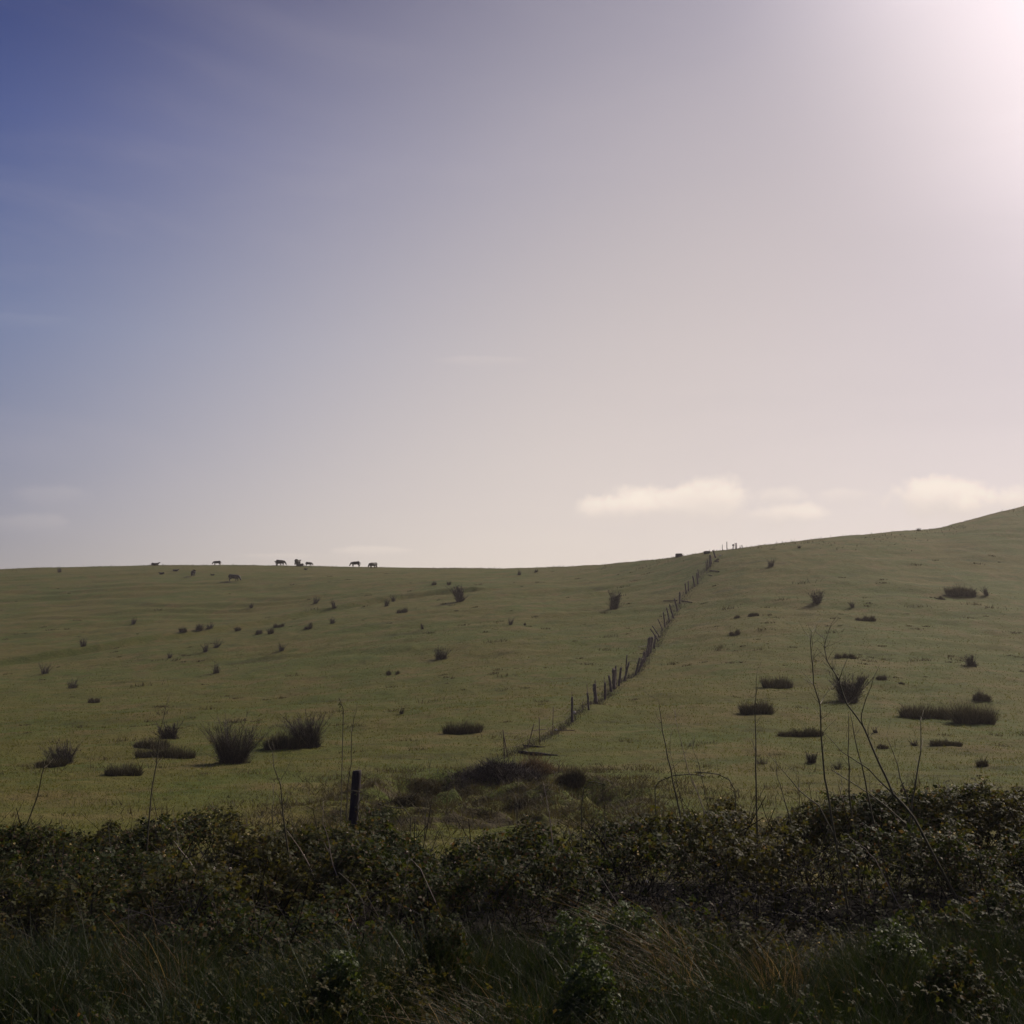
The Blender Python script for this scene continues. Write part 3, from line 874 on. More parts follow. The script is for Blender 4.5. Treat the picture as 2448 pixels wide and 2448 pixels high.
board('fallen_plank', (1271, 1750), (1305, 1746), .03, 'short thin plank lying left of the last thin rod', group=G1)
board('fallen_plank', (1697, 1365), (1720, 1368), .12, 'dark plank lying right of the fence near its top', group=G1)
board('fallen_plank', (1708, 1343), (1718, 1344), .12, 'short dark plank highest beside the fence top', group=G1)
board('fallen_plank', (1694, 1376), (1702, 1378), .08, 'small plank just below the dark one near the fence top', group=G1)
board('fallen_plank', (1628, 1438), (1655, 1442), .10, 'long pale plank lying right of the fence at mid height', group=G1)
board('fallen_plank', (1586, 1438), (1620, 1437), .08, 'long thin plank lying left of the fence at mid height', group=G1)
board('fallen_plank', (1527, 1548), (1548, 1545), .06, 'thin stick lying left of the densest run of posts', group=G1)

def stone(px, py, wpx, hpx, lab, m, name='stone', cat='stone', flat=False):
    p = hit(px, py); k = p.y / F; w, h = wpx * k, hpx * k
    rr = random.Random(int(px)); import bmesh
    bm = bmesh.new(); bmesh.ops.create_icosphere(bm, subdivisions=3, radius=1)
    for v in bm.verts:
        n = .12 * math.sin(3 * v.co.x + px) * math.cos(2.3 * v.co.y - px) + rr.uniform(-.03, .03)
        c = v.co * (1 + n)
        if flat: c = Vector((max(-.75, min(.75, c.x)), max(-.7, min(.7, c.y)), max(-.6, min(.6, c.z)))) * 1.3
        v.co = Vector((c.x * w * .5, c.y * w * .4, c.z * h * .5 + h * .38))
    me = bpy.data.meshes.new(name); bm.to_mesh(me); bm.free()
    tag(link(name, me, m, loc=p), lab, cat)
stone(1722, 1329, 6, 3, 'small white stone beside the very top of the fence', M_ROCK)
stone(1373, 1707, 8, 8, 'small pale stone at the foot of the first wooden fence post', M_ROCK)
stone(1330, 1748, 7, 6, 'small pale stone at the foot of the last thin rod', M_ROCK)
stone(1623, 1332, 16, 11, 'large dark boulder on the skyline left of the fence top', M_DROCK, 'boulder', 'boulder', True)
stone(1690, 1324, 15, 8, 'low flat block on the skyline just left of the fence top', M_DROCK, 'stone_block', 'stone block', True)

# ---- marker posts on the skyline right of the fence top
def skp(px, py): 
    p = hit(px, py); return p
p = skp(1737, 1312); k = p.y / F
def pole(px, pyb, pyt, wpx, lab, name='marker_post', m=M_WOOD, grp='posts standing on the skyline'):
    p = skp(px, pyb); k = p.y / F; h = (pyb - pyt) * k; w = max(wpx * k, .05)
    tag(link(name, post_mesh(h, w, 0, 0, int(px)), m, loc=p), lab, 'post', grp)
pole(1727, 1313, 1298, 1.4, 'thin short rod, leftmost of the posts standing on the skyline')
pole(1738, 1312, 1291, 2.0, 'tallest post on the skyline, beside the thin leftmost rod')
pole(1769.5, 1311, 1303, 1.3, 'thin short stake right of the ladder on the skyline')
pole(1774, 1311, 1303, 1.8, 'thicker short stake, rightmost of the posts on the skyline')
# round headed post
p = skp(1753, 1311); k = p.y / F
e = empty('round_headed_post', p); tag(e, 'stout post with a round disc head and splayed foot on the skyline', 'marker')
mb = MB(); mb.tube([(0, 0, -.1), (0, 0, 9 * k)], 1.1 * k, 8); mb.tube([(-1.6 * k, 0, -.1), (0, 0, 4 * k)], .7 * k, 6); mb.tube([(1.6 * k, 0, -.1), (0, 0, 4 * k)], .7 * k, 6)
link('post', mb.mesh('post'), M_WOOD, e)
mb = MB(); mb.tube([(0, -.07, 11.3 * k), (0, .07, 11.3 * k)], 2.4 * k, 16); link('disc_head', mb.mesh('disc_head'), M_WOOD, e)
# ladder
p = skp(1759, 1311); k = p.y / F
e = empty('ladder', p); tag(e, 'narrow upright ladder standing between the round headed post and the short stakes', 'ladder')
for s in (-1, 1):
    mb = MB(); mb.tube([(s * 1.9 * k, 0, -.1), (s * 1.9 * k, 0, 15.5 * k)], .055 if s > 0 else .025, 6); link('rail', mb.mesh('rail'), M_WOOD, e)
for j in range(8):
    mb = MB(); mb.tube([(-1.9 * k, 0, (1.6 + 1.85 * j) * k), (1.9 * k, 0, (1.6 + 1.85 * j) * k)], .035, 6); link('rung', mb.mesh('rung'), M_WOOD, e)

# brush heap at the lower end of the fence
def heap(px, py, wpx, hpx, lab, mt, n=4200, name='brush_heap', seed=5, mound=.6, bw=.016):
    global rng
    keep = rng; rng = np.random.default_rng(seed)
    p = hit(px, py); k = p.y / F; w, h = wpx * k, hpx * k
    x = rng.normal(0, .23, n); y = rng.normal(0, .24, n)
    top = np.exp(-((x / .30) ** 2 + (y / .34) ** 2) * 1.2) * h * (1 + .6 * vnoise(x * 8, y * 8, seed))
    X_, Y_ = x * w, y * w * .6
    P = np.stack([X_, Y_, height(X_ + p.x, Y_ + p.y) - p.z + top * rng.uniform(0, mound, n) - .04], 1)
    Dr = rng.normal(0, 1, (n, 3)) * [1, 1, .55] + [0, 0, .35]
    V, Q = strips(P, Dr, rng.uniform(.12, .5, n) * h * 1.1, np.full(n, bw) * rng.uniform(.6, 1.6, n), rng.normal(0, .35, (n, 3)), 3, .4)
    rng = keep
    return tag(link(name, mesh_np(name, V, Q), mt, loc=p), lab, 'brush heap')
heap(1195, 1858, 210, 52, 'dark heap of tangled dead brush left of the thick fallen beam', M_TWIG, 9000, seed=5)
heap(1275, 1850, 120, 50, 'brown heap of dry grass and dead stems in front of the thick fallen beam', leafy('brown_litter', [(0, (.07, .05, .035)), (1, (.15, .11, .075))], .8, .15, .2), 4200, seed=8)
heap(1020, 1880, 130, 22, 'low patch of dead weeds on the broken bank left of the brush heap', M_TUSS, 2600, seed=9)
heap(985, 1925, 110, 34, 'dark weed patch in the hollow right of the stout wooden post', M_RUSH, 2800, seed=12)
heap(1250, 1935, 110, 26, 'dark weed patch on the broken bank just above the hedge', M_RUSH, 2600, seed=14)
heap(1110, 1905, 130, 24, 'grassy hummock in the middle of the broken bank', M_TUSS, 2400, seed=16)

# ------------------------------------------------------------------ the stout post behind the hedge
Yp = 15.2
tp = at_depth(853.5, 1842, Yp); bz = float(height(tp.x, Yp))
rr = random.Random(3); mb = MB(); n = 14; V = []
lv = [-.4, 0, .3, .6, .85, .97, 1.0]; hh = tp.z - bz
for q in lv:
    for k_ in range(n):
        a = 2 * math.pi * k_ / n; rad = .066 * (1 + rr.uniform(-.04, .04)) * (1 if q < 1 else .95)
        V.append((-.075 * (1 - q) + math.cos(a) * rad, math.sin(a) * rad, q * hh + (math.cos(a) * .006 if q == 1 else 0)))
Q = [(i * n + k_, i * n + (k_ + 1) % n, (i + 1) * n + (k_ + 1) % n, (i + 1) * n + k_) for i in range(len(lv) - 1) for k_ in range(n)]
T = [((len(lv) - 1) * n, (len(lv) - 1) * n + k_, (len(lv) - 1) * n + k_ + 1) for k_ in range(1, n - 1)]
mb.add(V, Q, T)
tag(link('wooden_post', mb.mesh('wooden_post'), M_OLDW, loc=(tp.x, Yp, bz)), 'stout round wooden post standing just behind the brambles, left of centre', 'post')

# ------------------------------------------------------------------ bramble hedge
YT = [(-900, 1560), (0, 1560), (80, 1566), (160, 1556), (290, 1552), (400, 1556), (460, 1548), (560, 1542), (650, 1546), (700, 1532), (745, 1526), (800, 1546), (850, 1572),
      (900, 1562), (960, 1556), (1000, 1548), (1100, 1532), (1200, 1522), (1260, 1508), (1300, 1492), (1335, 1484), (1400, 1494), (1450, 1516), (1500, 1508),
      (1560, 1500), (1640, 1506), (1700, 1512), (1760, 1515), (1820, 1498), (1866, 1490), (1932, 1486), (2800, 1480)]
ytx = np.array([px_uv(a * KB, b * KB)[0] for a, b in YT]); ytv = np.array([px_uv(a * KB, b * KB)[1] for a, b in YT])
YC = 12.0
def bram_top(X, Y):
    u = X / np.maximum(Y, 4)
    crest = np.interp(X / YC, ytx, ytv) * YC - .20
    gz = np.interp(Y, YF, ZF)
    gc = np.interp(YC, YF, ZF)
    foot = 7.6 + .7 * fbm(X / 2.3, X * 0 + 3.3, 61, 3)
    pr = np.interp(Y - (foot - 7.6), [7.4, 7.8, 8.3, 9.4, 10.6, 12.0, 13.2, 14.0, 14.6], [0, .34, .52, .70, .85, 1.0, .88, .55, 0])
    nz_ = (.42 * fbm(X / .85, Y / 1.0, 63, 3) + .22 * fbm(X / .34, Y / .4, 64, 2)) * np.clip(pr * 2, 0, 1)
    hv = np.clip((-.02 - fbm(X / 1.1 + 5, Y / 1.3, 69, 2)) / .16, 0, 1)          # hollows between the bramble mounds
    nz_ = nz_ - .50 * hv * hv * (3 - 2 * hv) * np.clip(pr * 2.2, 0, 1) * np.clip((12.4 - Y) / 2.2, .05, 1)
    return gz + np.maximum((crest - gc) * pr + nz_ * 1.25, 0), pr
def leaf_cloud(P, size, nrm_z=1.0, lfl=3):
    """three-leaflet leaves: P (N,3)"""
    N = len(P)
    up = rng.normal(0, .55, (N, 3)) + [0, -.25, nrm_z]; up /= np.linalg.norm(up, axis=1, keepdims=True)
    a = rng.normal(0, 1, (N, 3)); a -= up * (a * up).sum(1, keepdims=True); a /= np.linalg.norm(a, axis=1, keepdims=True)
    b = np.cross(up, a)
    VV = []; 
    for k in range(lfl):
        ang = (k - (lfl - 1) / 2) * 1.5
        d = a * math.cos(ang) + b * math.sin(ang); s = np.cross(up, d)
        L = size * (1.0 if abs(ang) < .1 else .82) * rng.uniform(.8, 1.15, N)
        o = P + d * (size * .10)[:, None]
        droop = up * (-.22 * L)[:, None]
        base_ = o; tip = o + d * L[:, None] + droop
        mid = o + d * (L * .5)[:, None]
        Lf = o + d * (L * .42)[:, None] + s * (L * .36)[:, None] + up * (L * .10)[:, None]
        Rt = o + d * (L * .42)[:, None] - s * (L * .36)[:, None] + up * (L * .10)[:, None]
        VV.append(np.stack([base_, Rt, tip, Lf, mid], 1))
    V = np.stack(VV, 1).reshape(-1, 3)
    b0 = (np.arange(N * lfl) * 5)[:, None]
    Q = np.concatenate([b0 + np.array([[0, 1, 2, 4]]), b0 + np.array([[0, 4, 2, 3]])])
    return V, Q
def sample_bram(n, deep):
    X = rng.uniform(-9.2, 9.2, n); Y = rng.uniform(7.0, 14.6, n)
    k = np.abs(X) < Y * .60 + .3; X, Y = X[k], Y[k]
    t, pr = bram_top(X, Y); gz = height(X, Y)
    den = fbm(X / .55, Y / .55, 67, 3); hole = fbm(X / 1.1 + 5, Y / 1.3, 69, 2)
    ok = (t - gz > .08) & (den + rng.uniform(-.22, .22, len(X)) > -.15) & (hole > -.15 + rng.uniform(-.06, .06, len(X)))
    X, Y, t, gz = X[ok], Y[ok], t[ok], gz[ok]
    dep = rng.exponential(deep, len(X))
    Z = t - dep + .04 * rng.normal(0, 1, len(X))
    ok = Z > gz + .02
    return np.stack([X, Y, Z], 1)[ok]
P = np.concatenate([sample_bram(200000, .08), sample_bram(40000, .40)])
V_, Q_ = leaf_cloud(P, (.026 + .05 * rng.beta(1.5, 2.2, len(P))) * (.8 + .05 * (P[:, 1] - 7)))
# straggling sprays above the mound
sp = []
for _ in range(230):
    x0 = rng.uniform(-7.2, 7.2); y0 = rng.uniform(9.5, 13.5)
    t0 = float(bram_top(np.array(x0), np.array(y0))[0]); L = rng.uniform(.12, .42) * (1.2 if rng.random() < .2 else .8)
    d = np.array([rng.normal(0, .7), rng.normal(0, .4), 1.0]); d /= np.linalg.norm(d)
    q = np.linspace(0, 1, 16)[:, None]
    pts = np.array([x0, y0, t0 - .05]) + d * q * L + np.array([d[0] * .6, 0, -.55]) * q * q * L
    sp.append(pts + rng.normal(0, .018, pts.shape))
sp = np.concatenate(sp)
V2, Q2 = leaf_cloud(sp, rng.uniform(.02, .045, len(sp)))
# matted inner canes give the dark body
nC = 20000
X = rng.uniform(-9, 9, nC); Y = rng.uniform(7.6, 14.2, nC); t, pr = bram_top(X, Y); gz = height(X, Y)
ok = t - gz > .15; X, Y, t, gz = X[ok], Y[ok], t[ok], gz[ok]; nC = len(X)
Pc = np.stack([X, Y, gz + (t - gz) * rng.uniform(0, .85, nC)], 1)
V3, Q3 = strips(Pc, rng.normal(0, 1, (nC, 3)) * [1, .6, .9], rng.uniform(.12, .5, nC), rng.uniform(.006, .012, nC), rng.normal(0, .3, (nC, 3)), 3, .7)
root = link('bramble_hedge', mesh_np('bramble_hedge', np.concatenate([V_, V2]), np.concatenate([Q_, Q2 + len(V_)])), M_BRAM)
tag(root, 'dark tangled bramble thicket running across the whole foreground', 'brambles', kind='stuff')
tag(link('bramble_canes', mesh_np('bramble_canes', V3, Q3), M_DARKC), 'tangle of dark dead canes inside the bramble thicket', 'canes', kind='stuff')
# tiny pale flecks: blossoms, and leaf glints put in as pale colour
nb = 420
X = rng.uniform(-7.2, 7.2, nb); Y = rng.uniform(9.0, 13.4, nb); t, _ = bram_top(X, Y)
Vb, Qb = leaf_cloud(np.stack([X, Y, t + rng.uniform(0, .10, nb)], 1), rng.uniform(.010, .018, nb), .4, 4)
M_BLOS_GLINT = leafy('blossom_glint', [(0, (.45, .38, .34)), (1, (.7, .62, .56))], .6, .3, .3)
tag(link('bramble_blossom_glint', mesh_np('bramble_blossom_glint', Vb, Qb), M_BLOS_GLINT), 'tiny pale blossoms and painted leaf glints sprinkled over the top of the brambles', 'blossom_glint', kind='stuff')

# ------------------------------------------------------------------ verge grass in front
N = 120000
Y = rng.uniform(3.2, 8.3, N); X = rng.uniform(-1, 1, N) * (Y * .62 + .3)
cl_ = fbm(X / .45, Y / .45, 81, 3)
keep = cl_ + rng.uniform(-.4, .4, N) > -.16
X, Y, cl_ = X[keep], Y[keep], cl_[keep]; N = len(X)
P = np.stack([X, Y, height(X, Y) - .02], 1)
hgt = np.interp(Y, [3.2, 4.5, 6.5, 7.6, 8.3], [.20, .30, .42, .46, .34]) * (1 + .9 * cl_) * rng.uniform(.45, 1.15, N)
V_, Q_ = strips(P, np.stack([rng.normal(-.08, .28, N), rng.normal(0, .25, N), np.ones(N)], 1), hgt, rng.uniform(.003, .008, N),
                np.stack([rng.normal(.05, .32, N), rng.normal(0, .25, N), rng.uniform(-.3, 0, N)], 1), 4, .1)
tag(link('verge_grass', mesh_np('verge_grass', V_, Q_), M_GRASS), 'long dark green grass along the bottom in front of the brambles', 'grass', kind='stuff')
# ground cover leaves among the grass
N = 26000
Y = rng.uniform(4.0, 8.2, N); X = rng.uniform(-1, 1, N) * (Y * .6 + .3)
k = fbm(X / .8, Y / .6, 91, 3) + rng.uniform(-.15, .15, N) > .06
X, Y = X[k], Y[k]
V_, Q_ = leaf_cloud(np.stack([X, Y, height(X, Y) + rng.uniform(.05, .36, len(X))], 1), rng.uniform(.015, .035, len(X)))
tag(link('ground_cover', mesh_np('ground_cover', V_, Q_), M_BRAM), 'small leafy ground cover mixed into the long grass at the bottom', 'ground cover', kind='stuff')

# leafy green weeds (1932-view pixel of the crown centre, width, height)
for i, (x, y, w, h, dY, lab) in enumerate([
        (1085, 1725, 130, 70, 7.3, 'bright green leafy weed patch in front of the brambles right of centre'),
        (1190, 1700, 110, 55, 7.8, 'bright green weed patch behind and right of the central one, under the brambles'),
        (1690, 1755, 120, 60, 7.0, 'olive leafy weed mound at lower right in front of the dark brambles'),
        (1800, 1790, 130, 70, 6.4, 'broad dull green weed mound at the lower right corner'),
        (640, 1800, 90, 50, 6.2, 'small green weed clump at lower left of centre'),
        (840, 1735, 90, 50, 7.2, 'pale leaved weed clump at the foot of the brambles in the middle'),
        (1110, 1800, 110, 50, 5.9, 'low green weed clump directly below the bright central patch')]):
    c = at_depth(x * KB, y * KB, dY); gz = float(height(c.x, dY)); k = dY / F * KB
    n = 620; a = rng.uniform(0, 2 * np.pi, n); r = np.sqrt(rng.random(n)); 
    X_ = np.cos(a) * r * w * k * .5; Y_ = np.sin(a) * r * w * k * .35
    top = (c.z - gz) * np.sqrt(np.clip(1 - (r * .9) ** 2, 0, 1)) * (1 + .25 * vnoise(X_ * 12, Y_ * 12, i))
    V, Q = leaf_cloud(np.stack([X_, Y_, np.maximum(top * rng.uniform(.55, 1.1, n), .05)], 1), rng.uniform(.018, .040, n), .8)
    e = empty('leafy_weed', (c.x, dY, gz)); tag(e, lab, 'weed', 'leafy weeds in the verge')
    link('foliage', mesh_np('foliage', V, Q), M_WEED if i < 2 or i == 6 else M_BRAM if i in (3, 5) else M_WEED, e)
    ns = 60; a = rng.uniform(0, 2 * np.pi, ns); r = rng.random(ns) * .7
    Pn = np.stack([np.cos(a) * r * w * k * .5, np.sin(a) * r * w * k * .3, np.zeros(ns) - .02], 1)
    V, Q = strips(Pn, np.stack([np.cos(a) * .2, np.sin(a) * .2, np.ones(ns)], 1), np.full(ns, (c.z - gz) * .8), np.full(ns, .006), rng.normal(0, .1, (ns, 3)), 3)
    link('stems', mesh_np('stems', V, Q), M_GRASS, e)

# dry grass tufts, combed over by the wind: x,y 1932 view of root, length px, lean
for i, (x, y, L, lean, dY, n, lab) in enumerate([
        (1290, 1760, 105, -.9, 7.4, 150, 'large tuft of dry reddish grass bent to the left in front of the brambles'),
        (1240, 1725, 95, -1.1, 7.9, 160, 'dry grass tuft bent left, touching the brambles above the large reddish one'),
        (1460, 1785, 70, -.3, 6.9, 130, 'upright dry grass tuft with pale tips right of the large reddish one'),
        (980, 1850, 70, -.9, 5.6, 60, 'sparse dry grass tuft bent left at the bottom centre'),
        (1300, 1790, 60, -.7, 6.6, 120, 'short dry tuft directly below the large reddish one'),
        (860, 1870, 50, -.8, 5.2, 30, 'few dry stalks at the bottom, left of the sparse centre tuft'),
        (340, 1790, 100, -.5, 6.6, 60, 'thin dry stalks in the dark grass at lower left'),
        (310, 1700, 70, -.6, 7.6, 24, 'few pale dry stalks before the dark brambles at left')]):
    c = at_depth(x * KB, y * KB, dY); gz = float(height(c.x, dY)); k = dY / F * KB
    Pn = rng.normal(0, .15, (n, 3)) * [1, .8, 0] ; Pn[:, 2] = -.02
    Ln = (c.z - gz) + L * k * rng.uniform(.3, .9, n)
    Dn = np.stack([rng.normal(lean * .25, .28, n), rng.normal(0, .2, n), np.ones(n)], 1)
    V, Q = strips(Pn, Dn, Ln, rng.uniform(.0025, .005, n), np.stack([rng.normal(lean * .45, .30, n), rng.normal(0, .1, n), rng.uniform(-.45, -.1, n)], 1), 6, .3)
    tag(link('dry_grass_tuft', mesh_np('dry_grass_tuft', V, Q), M_DRYG, loc=(c.x, dY, gz)), lab, 'dry grass', 'dry grass tufts in the verge')

# ------------------------------------------------------------------ saplings and tall stems growing out of the hedge
def z8(p): return 1660 + p[0] / 2.721, 1500 + p[1] / 2.721
def z7p(p): return z7(*p)
def z5(p): return 80 + p[0] / 3.116, 1600 + p[1] / 3.116
def z6(p): return 600 + p[0] / 2.76, 1600 + p[1] / 2.76
def zb(p): return 80 + p[0] / 2.509, 1850 + p[1] / 2.509
def stem_pts(pts, fn, Y0, Y1, seed):
    rr = random.Random(seed); P3 = []
    n = len(pts)
    for i, p in enumerate(pts):
        q = i / max(1, n - 1); P3.append(at_depth(*fn(p), Y0 + (Y1 - Y0) * q))
    # densify with slight crookedness
    out = []
    for a, b in zip(P3[:-1], P3[1:]):
        m = max(2, int((b - a).length / .12))
        for j in range(m):
            out.append(a.lerp(b, j / m) + (Vector((rr.gauss(0, .004), rr.gauss(0, .006), 0)) if (j or out) else Vector()))
    out.append(P3[-1]); return out
def sapling(fn, trunk, branches, Y, r0, lab, m=None, name='sapling', leaves=0, seed=1, twigs=5):
    rr = random.Random(seed); m = m or M_BARK
    pts = stem_pts(trunk, fn, Y, Y + rr.uniform(-.3, .3), seed)
    b = pts[0]; gz = float(height(b.x, Y))
    if b.z > gz + .1:                                    # carry the stem down to the soil
        d = (pts[0] - pts[min(4, len(pts) - 1)]); d = d / max(abs(d.z), .05)
        d.x = max(-.5, min(.5, d.x)); foot = Vector((b.x + d.x * (b.z - gz), b.y, gz - .03))
        pts = [foot, foot.lerp(b, .5)] + pts
    root = Vector((pts[0].x, pts[0].y, gz)); e = empty(name, root)
    tag(e, lab, 'sapling' if name == 'sapling' else 'cane', 'tall bare stems rising out of the brambles' if name == 'sapling' else 'pale canes over the brambles')
    n = len(pts); rad = [r0 * (1 - .78 * i / (n - 1)) for i in range(n)]
    trunk_mb = MB(); trunk_mb.tube([p - root for p in pts], rad, 6)
    tipsrc = list(zip(pts, rad))
    for bi, br in enumerate(branches):
        bp_ = stem_pts(br, fn, Y, Y + rr.uniform(-.25, .25), seed * 7 + bi)
        # start on the trunk
        near = min(range(n), key=lambda i: (pts[i] - bp_[0]).length + abs(pts[i].z - bp_[0].z)); bp_[0] = pts[near]
        rb = rad[near] * .72; mm = len(bp_)
        mb = MB(); mb.tube([p - root for p in bp_], [rb * (1 - .75 * i / (mm - 1)) for i in range(mm)], 5)
        link('branch', mb.mesh('branch'), m, e)
        tipsrc += [(p, rb * .5) for p in bp_[mm // 2:]] if False else []
    for _ in range(twigs):
        p, r = tipsrc[rr.randrange(len(tipsrc) // 3, len(tipsrc))]
        d = Vector((rr.gauss(0, .6), rr.gauss(0, .5), rr.uniform(.5, 1.2))).normalized(); L = rr.uniform(.06, .24)
        q1 = p + d * L * .5 + Vector((rr.gauss(0, .01), 0, 0)); q2 = p + d * L + Vector((rr.gauss(0, .02), 0, .02))
        trunk_mb.tube([p - root, q1 - root, q2 - root], [max(r * .5, .0022), .002, .0012], 4)
    link('trunk' if name == 'sapling' else 'stalk', trunk_mb.mesh('trunk'), m, e)
    if leaves:
        c = np.array([tuple(tipsrc[rr.randrange(len(tipsrc) // 2, len(tipsrc))][0] - root) for _ in range(leaves)]) + rng.normal(0, .015, (leaves, 3))
        V, Q = leaf_cloud(c, rng.uniform(.012, .022, leaves), .5, 2); link('leaves', mesh_np('leaves', V, Q), M_WEED, e)
    return e
sapling(z8, [(890,1220),(850,980),(822,700),(822,500),(775,370),(765,240),(755,120),(765,30)],
        [[(822,500),(850,440),(910,370)],[(775,370),(730,320),(690,285)],[(765,220),(795,180),(825,155)]], 10.4, .011,
        'tall forked sapling with a nearly straight trunk, left of the big leaning one', seed=1, leaves=8, twigs=22)
sapling(z8, [(1430,1240),(1290,1080),(1200,880),(1100,640),(990,500),(940,340),(870,220),(845,130),(870,30)],
        [[(940,340),(965,275),(1010,170),(1015,120)],[(845,130),(825,100),(795,85)],[(1085,640),(1092,560),(1120,460),(1170,320),(1205,240)],[(1290,1080),(1130,920),(960,810),(850,690)]],
        10.0, .0125, 'thickest sapling, leaning strongly to the left with several forks, on the right', seed=2, leaves=10, twigs=30)
sapling(z8, [(1030,1260),(1010,1080),(1000,820),(1002,560)], [[(985,740),(992,690),(1002,640)]], 10.5, .011, 'thin upright stem crossing behind the upper part of the leaning sapling', seed=3, twigs=4)
sapling(z8, [(1160,1240),(1110,1000),(1060,800),(1012,540)], [], 10.3, .011, 'plain stem leaning left, in front of the leaning sapling lower down', seed=4, twigs=4)
sapling(z8, [(1410,1200),(1430,1040),(1470,800),(1475,640),(1470,575)], [[(1470,800),(1480,745),(1475,700)],[(1460,880),(1435,840)]], 10.8, .011, 'rightmost slim stem rising from the brambles, leaning slightly right', seed=5, leaves=4, twigs=5)
sapling(z8, [(1400,1160),(1340,980),(1300,820),(1250,700)], [[(1345,1000),(1310,960)]], 10.8, .009, 'slim stem leaning left between the leaning sapling and the rightmost stem', seed=6, twigs=4)
sapling(z8, [(405,1200),(400,900),(395,620),(400,440),(410,270)], [[(395,640),(415,600),(442,568)],[(398,470),(365,445),(335,430)],[(388,760),(370,725)]], 10.8, .010, 'single straight thin stem standing alone before the two rush blocks', seed=7, leaves=4, twigs=6)
sapling(z8, [(1400,1300),(1230,1150),(1060,1030),(900,930),(880,900)], [[(945,965),(925,950),(900,905)]], 10.9, .010, 'low cane slanting up to the left beneath the big leaning sapling', seed=8, twigs=4)
sapling(z8, [(810,1160),(680,1060),(590,950),(480,820)], [[(700,1075),(640,1055),(580,1045)]], 11.4, .009, 'low cane slanting up to the left near the foot of the tall forked sapling', seed=9, leaves=4, twigs=4)
sapling(z8, [(615,1220),(570,1060),(540,980),(535,880)], [], 11.8, .008, 'short thin stem between the lone straight stem and the tall forked sapling', seed=10, twigs=4)
sapling(z8, [(685,1150),(680,1040),(680,940)], [], 12.0, .005, 'very fine short stem just left of the tall forked sapling', seed=21, twigs=3)
sapling(z8, [(945,1100),(955,1030),(960,960),(870,920)], [], 12.2, .006, 'short crooked twig between the tall forked sapling and the thin upright stem', seed=22, twigs=3)
sapling(z7p, [(1660,1280),(1600,1000),(1560,800),(1540,680),(1530,560)], [[(1540,720),(1515,690),(1500,640)]], 11.5, .010, 'tallest stem of the slender group left of the lone straight stem', seed=11, leaves=4, twigs=6)
sapling(z7p, [(1690,1280),(1655,1120),(1620,980)], [], 11.9, .007, 'short stem right beside the foot of the tallest slender one', seed=12, twigs=3)
sapling(z7p, [(1835,1290),(1750,1080),(1700,880),(1655,690)], [], 11.7, .006, 'middle wiry stem of the slender group, tipped with a pale bud', M_CANE, seed=13, leaves=3, twigs=4)
sapling(z7p, [(1885,1290),(1840,1050),(1790,940)], [], 12.1, .006, 'short twiggy stem, right side of the slender group', seed=14, twigs=7)
sapling(z5, [(860,1130),(885,870),(915,700),(950,440),(985,290),(1015,210)], [[(885,870),(880,830)],[(915,720),(930,690),(955,672)]], 11.8, .011, 'left stem before the long rush clump, leaning slightly right', seed=15, leaves=5, twigs=8)
sapling(z6, [(250,1240),(225,1040),(205,900),(195,760),(150,640),(140,540)], [[(195,755),(210,710),(240,650),(290,560)],[(205,900),(175,830),(150,800)],[(150,640),(120,600),(85,570)]], 10.4, .012,
        'forked Y-shaped sapling under the largest bare bush', seed=16, twigs=8)
sapling(z6, [(630,1010),(635,800),(660,620),(665,420),(680,340),(700,220)], [[(665,410),(658,395)]], 12.6, .009, 'thin wavy stem rising just left of the stout wooden post', seed=17, leaves=3, twigs=4)
sapling(z5, [(25,960),(60,790),(100,680),(150,540)], [], 12.3, .010, 'slim stem leaning right against the left edge', seed=18, leaves=2, twigs=4)
sapling(z6, [(1150,1020),(1160,880),(1172,740),(1188,550)], [], 12.4, .006, 'faint wiry stem before the broken bank, left of the brush heap', seed=19, twigs=6)
sapling(z6, [(1745,1140),(1762,900),(1766,720)], [[(1762,780),(1745,740),(1725,700)]], 11.8, .007, 'small forked stem below the thick fallen beam', seed=20, leaves=2, twigs=5)
sapling(zb, [(1430,240),(1437,130),(1445,50)], [], 11.9, .006, 'fine short stem just left of the forked Y-shaped sapling', seed=23, twigs=3)
# pale canes lying over the brambles
sapling(zb, [(1010,630),(930,520),(870,440),(840,400)], [], 9.3, .006, 'short pale cane slanting across the dark brambles at left', M_CANE, 'bramble_cane', seed=30, twigs=0)
sapling(zb, [(1660,560),(1600,450),(1560,400),(1520,340)], [], 9.9, .007, 'pale broken cane on the brambles below the Y-shaped sapling', M_CANE, 'bramble_cane', seed=31, twigs=0)
sapling(zb, [(1925,900),(1890,780),(1850,680),(1790,540),(1770,400),(1735,300),(1737,165)], [[(1737,170),(1745,160),(1760,164)]], 9.8, .008,
        'long pale hooked cane curving up through the brambles below the stout post', M_CANE, 'bramble_cane', seed=32, twigs=2)
sapling(zb, [(1980,980),(1930,900),(1880,780)], [], 8.9, .006, 'short pale cane at the foot of the long hooked one', M_CANE, 'bramble_cane', seed=33, twigs=0)
def z2b(p): return 800 + p[0] / 2.415, 1850 + p[1] / 2.415
def z3b(p): return 1570 + p[0] / 2.415, 1850 + p[1] / 2.415
sapling(z2b, [(495,545),(460,510),(430,488)], [], 9.3, .004, 'tiny pale cane in the middle of the dark brambles', M_CANE, 'bramble_cane', seed=34, twigs=0)
sapling(z2b, [(1285,560),(1262,430),(1250,290),(1225,150),(1205,50)], [], 10.8, .007, 'thin pale upright cane in front of the central brambles', M_CANE, 'bramble_cane', seed=35, twigs=3)
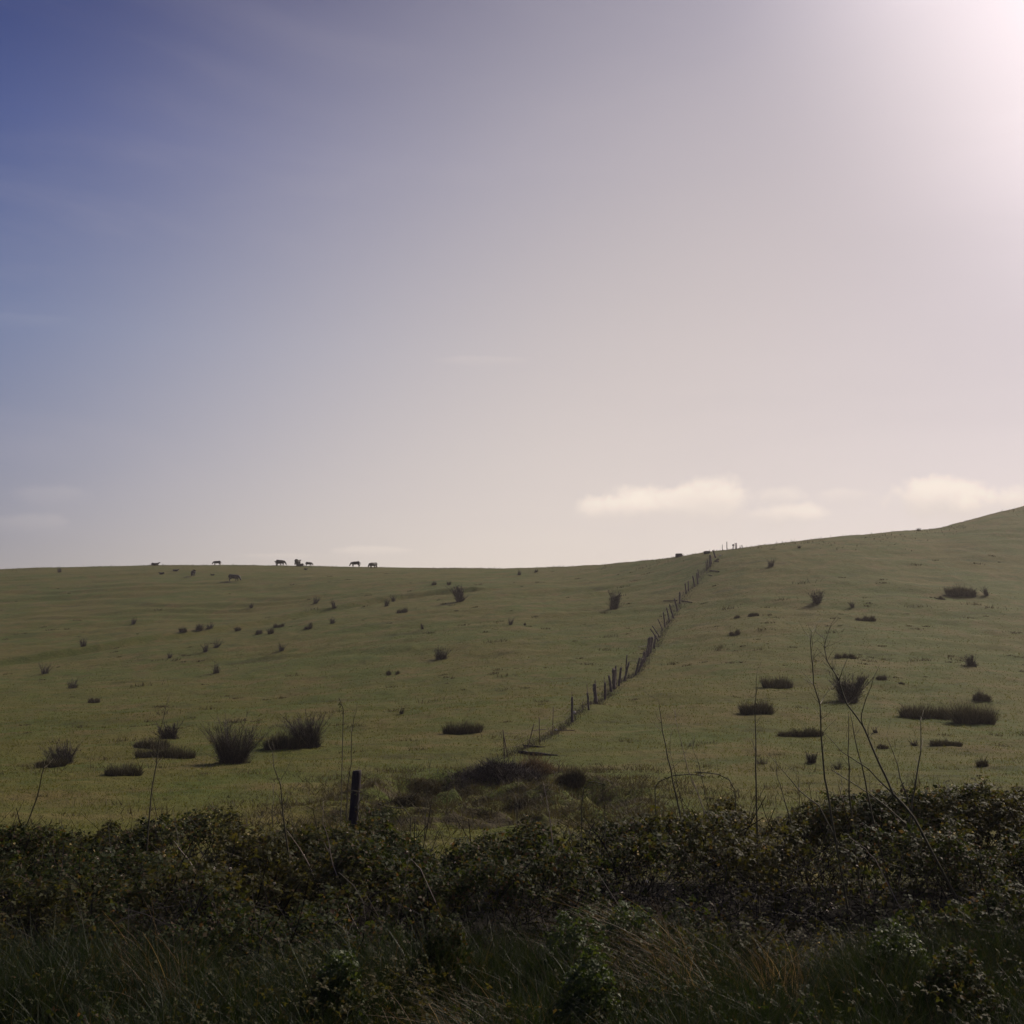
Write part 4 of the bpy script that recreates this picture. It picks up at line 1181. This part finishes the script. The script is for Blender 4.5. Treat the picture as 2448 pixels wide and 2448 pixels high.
sapling(z3b, [(1260,490),(1200,430),(1110,365)], [], 9.8, .005, 'faint cane slanting down to the right among the right-hand brambles', M_CANE, 'bramble_cane', seed=36, twigs=0)
# arching bramble runner with leaves over the slender group
def arch(pts, fn, Y, lab, seed):
    P3 = stem_pts(pts, fn, Y, Y, seed); root = Vector((P3[0].x, Y, float(height(P3[0].x, Y))))
    e = empty('bramble_runner', root); tag(e, lab, 'bramble runner', 'leafy runners arching out of the brambles')
    mb = MB(); mb.tube([root - root] + [p - root for p in P3], .006, 5); link('stalk', mb.mesh('stalk'), M_BARK, e)
    c = np.array([tuple(p - root) for p in P3 for _ in range(3)]) + rng.normal(0, .022, (len(P3) * 3, 3))
    V, Q = leaf_cloud(c, rng.uniform(.018, .034, len(c)), .7); link('leaves', mesh_np('leaves', V, Q), M_BRAM, e)
arch([(1500,1240),(1540,1180),(1640,1140),(1760,1130),(1880,1142)], z7p, 12.2, 'leafy runner arching low across the feet of the slender stems', 40)
arch([(265,1060),(225,990),(160,955),(80,945),(0,940)], z8, 12.0, 'leafy runner bowing right of the slender stems', 41)
arch([(1560,190),(1545,110),(1555,60),(1500,45),(1465,50)], z2b, 12.6, 'leafy runner hooked above the brambles right of centre', 42)
arch([(1425,200),(1432,140),(1440,90),(1475,50)], z2b, 12.9, 'thin leafy runner standing just left of the hooked one', 43)
arch([(150,240),(130,190),(170,110),(100,95),(30,110)], z2b, 14.2, 'leafy runner looped across the foot of the stout wooden post', 44)
arch([(440,250),(400,200),(300,190),(250,170)], z2b, 13.0, 'leafy runner sticking up right of the stout wooden post', 45)
arch([(610,275),(600,230),(580,190)], z6, 13.0, 'small leafy runner in the gap left of the thin wavy stem', 46)

# ------------------------------------------------------------------ thin summer haze
x0, x1, y0, y1, z0, z1 = -470, 470, -110, 910, -45, 62
hv_ = [(x, y, z) for z in (z0, z1) for y in (y0, y1) for x in (x0, x1)]
hz = mesh_np('haze', hv_, [(0, 2, 3, 1), (4, 5, 7, 6), (0, 1, 5, 4), (2, 6, 7, 3), (0, 4, 6, 2), (1, 3, 7, 5)])
mh, g = mat('haze')
o_ = g.n('ShaderNodeOutputMaterial'); pv = g.n('ShaderNodeVolumePrincipled')
pv.inputs['Color'].default_value = (.95, .88, .84, 1); pv.inputs['Density'].default_value = .00038; pv.inputs['Anisotropy'].default_value = .35
g.t.links.new(pv.outputs[0], o_.inputs['Volume'])
tag(link('haze', hz, mh), 'thin pale haze over the hillside', 'haze', kind='stuff')
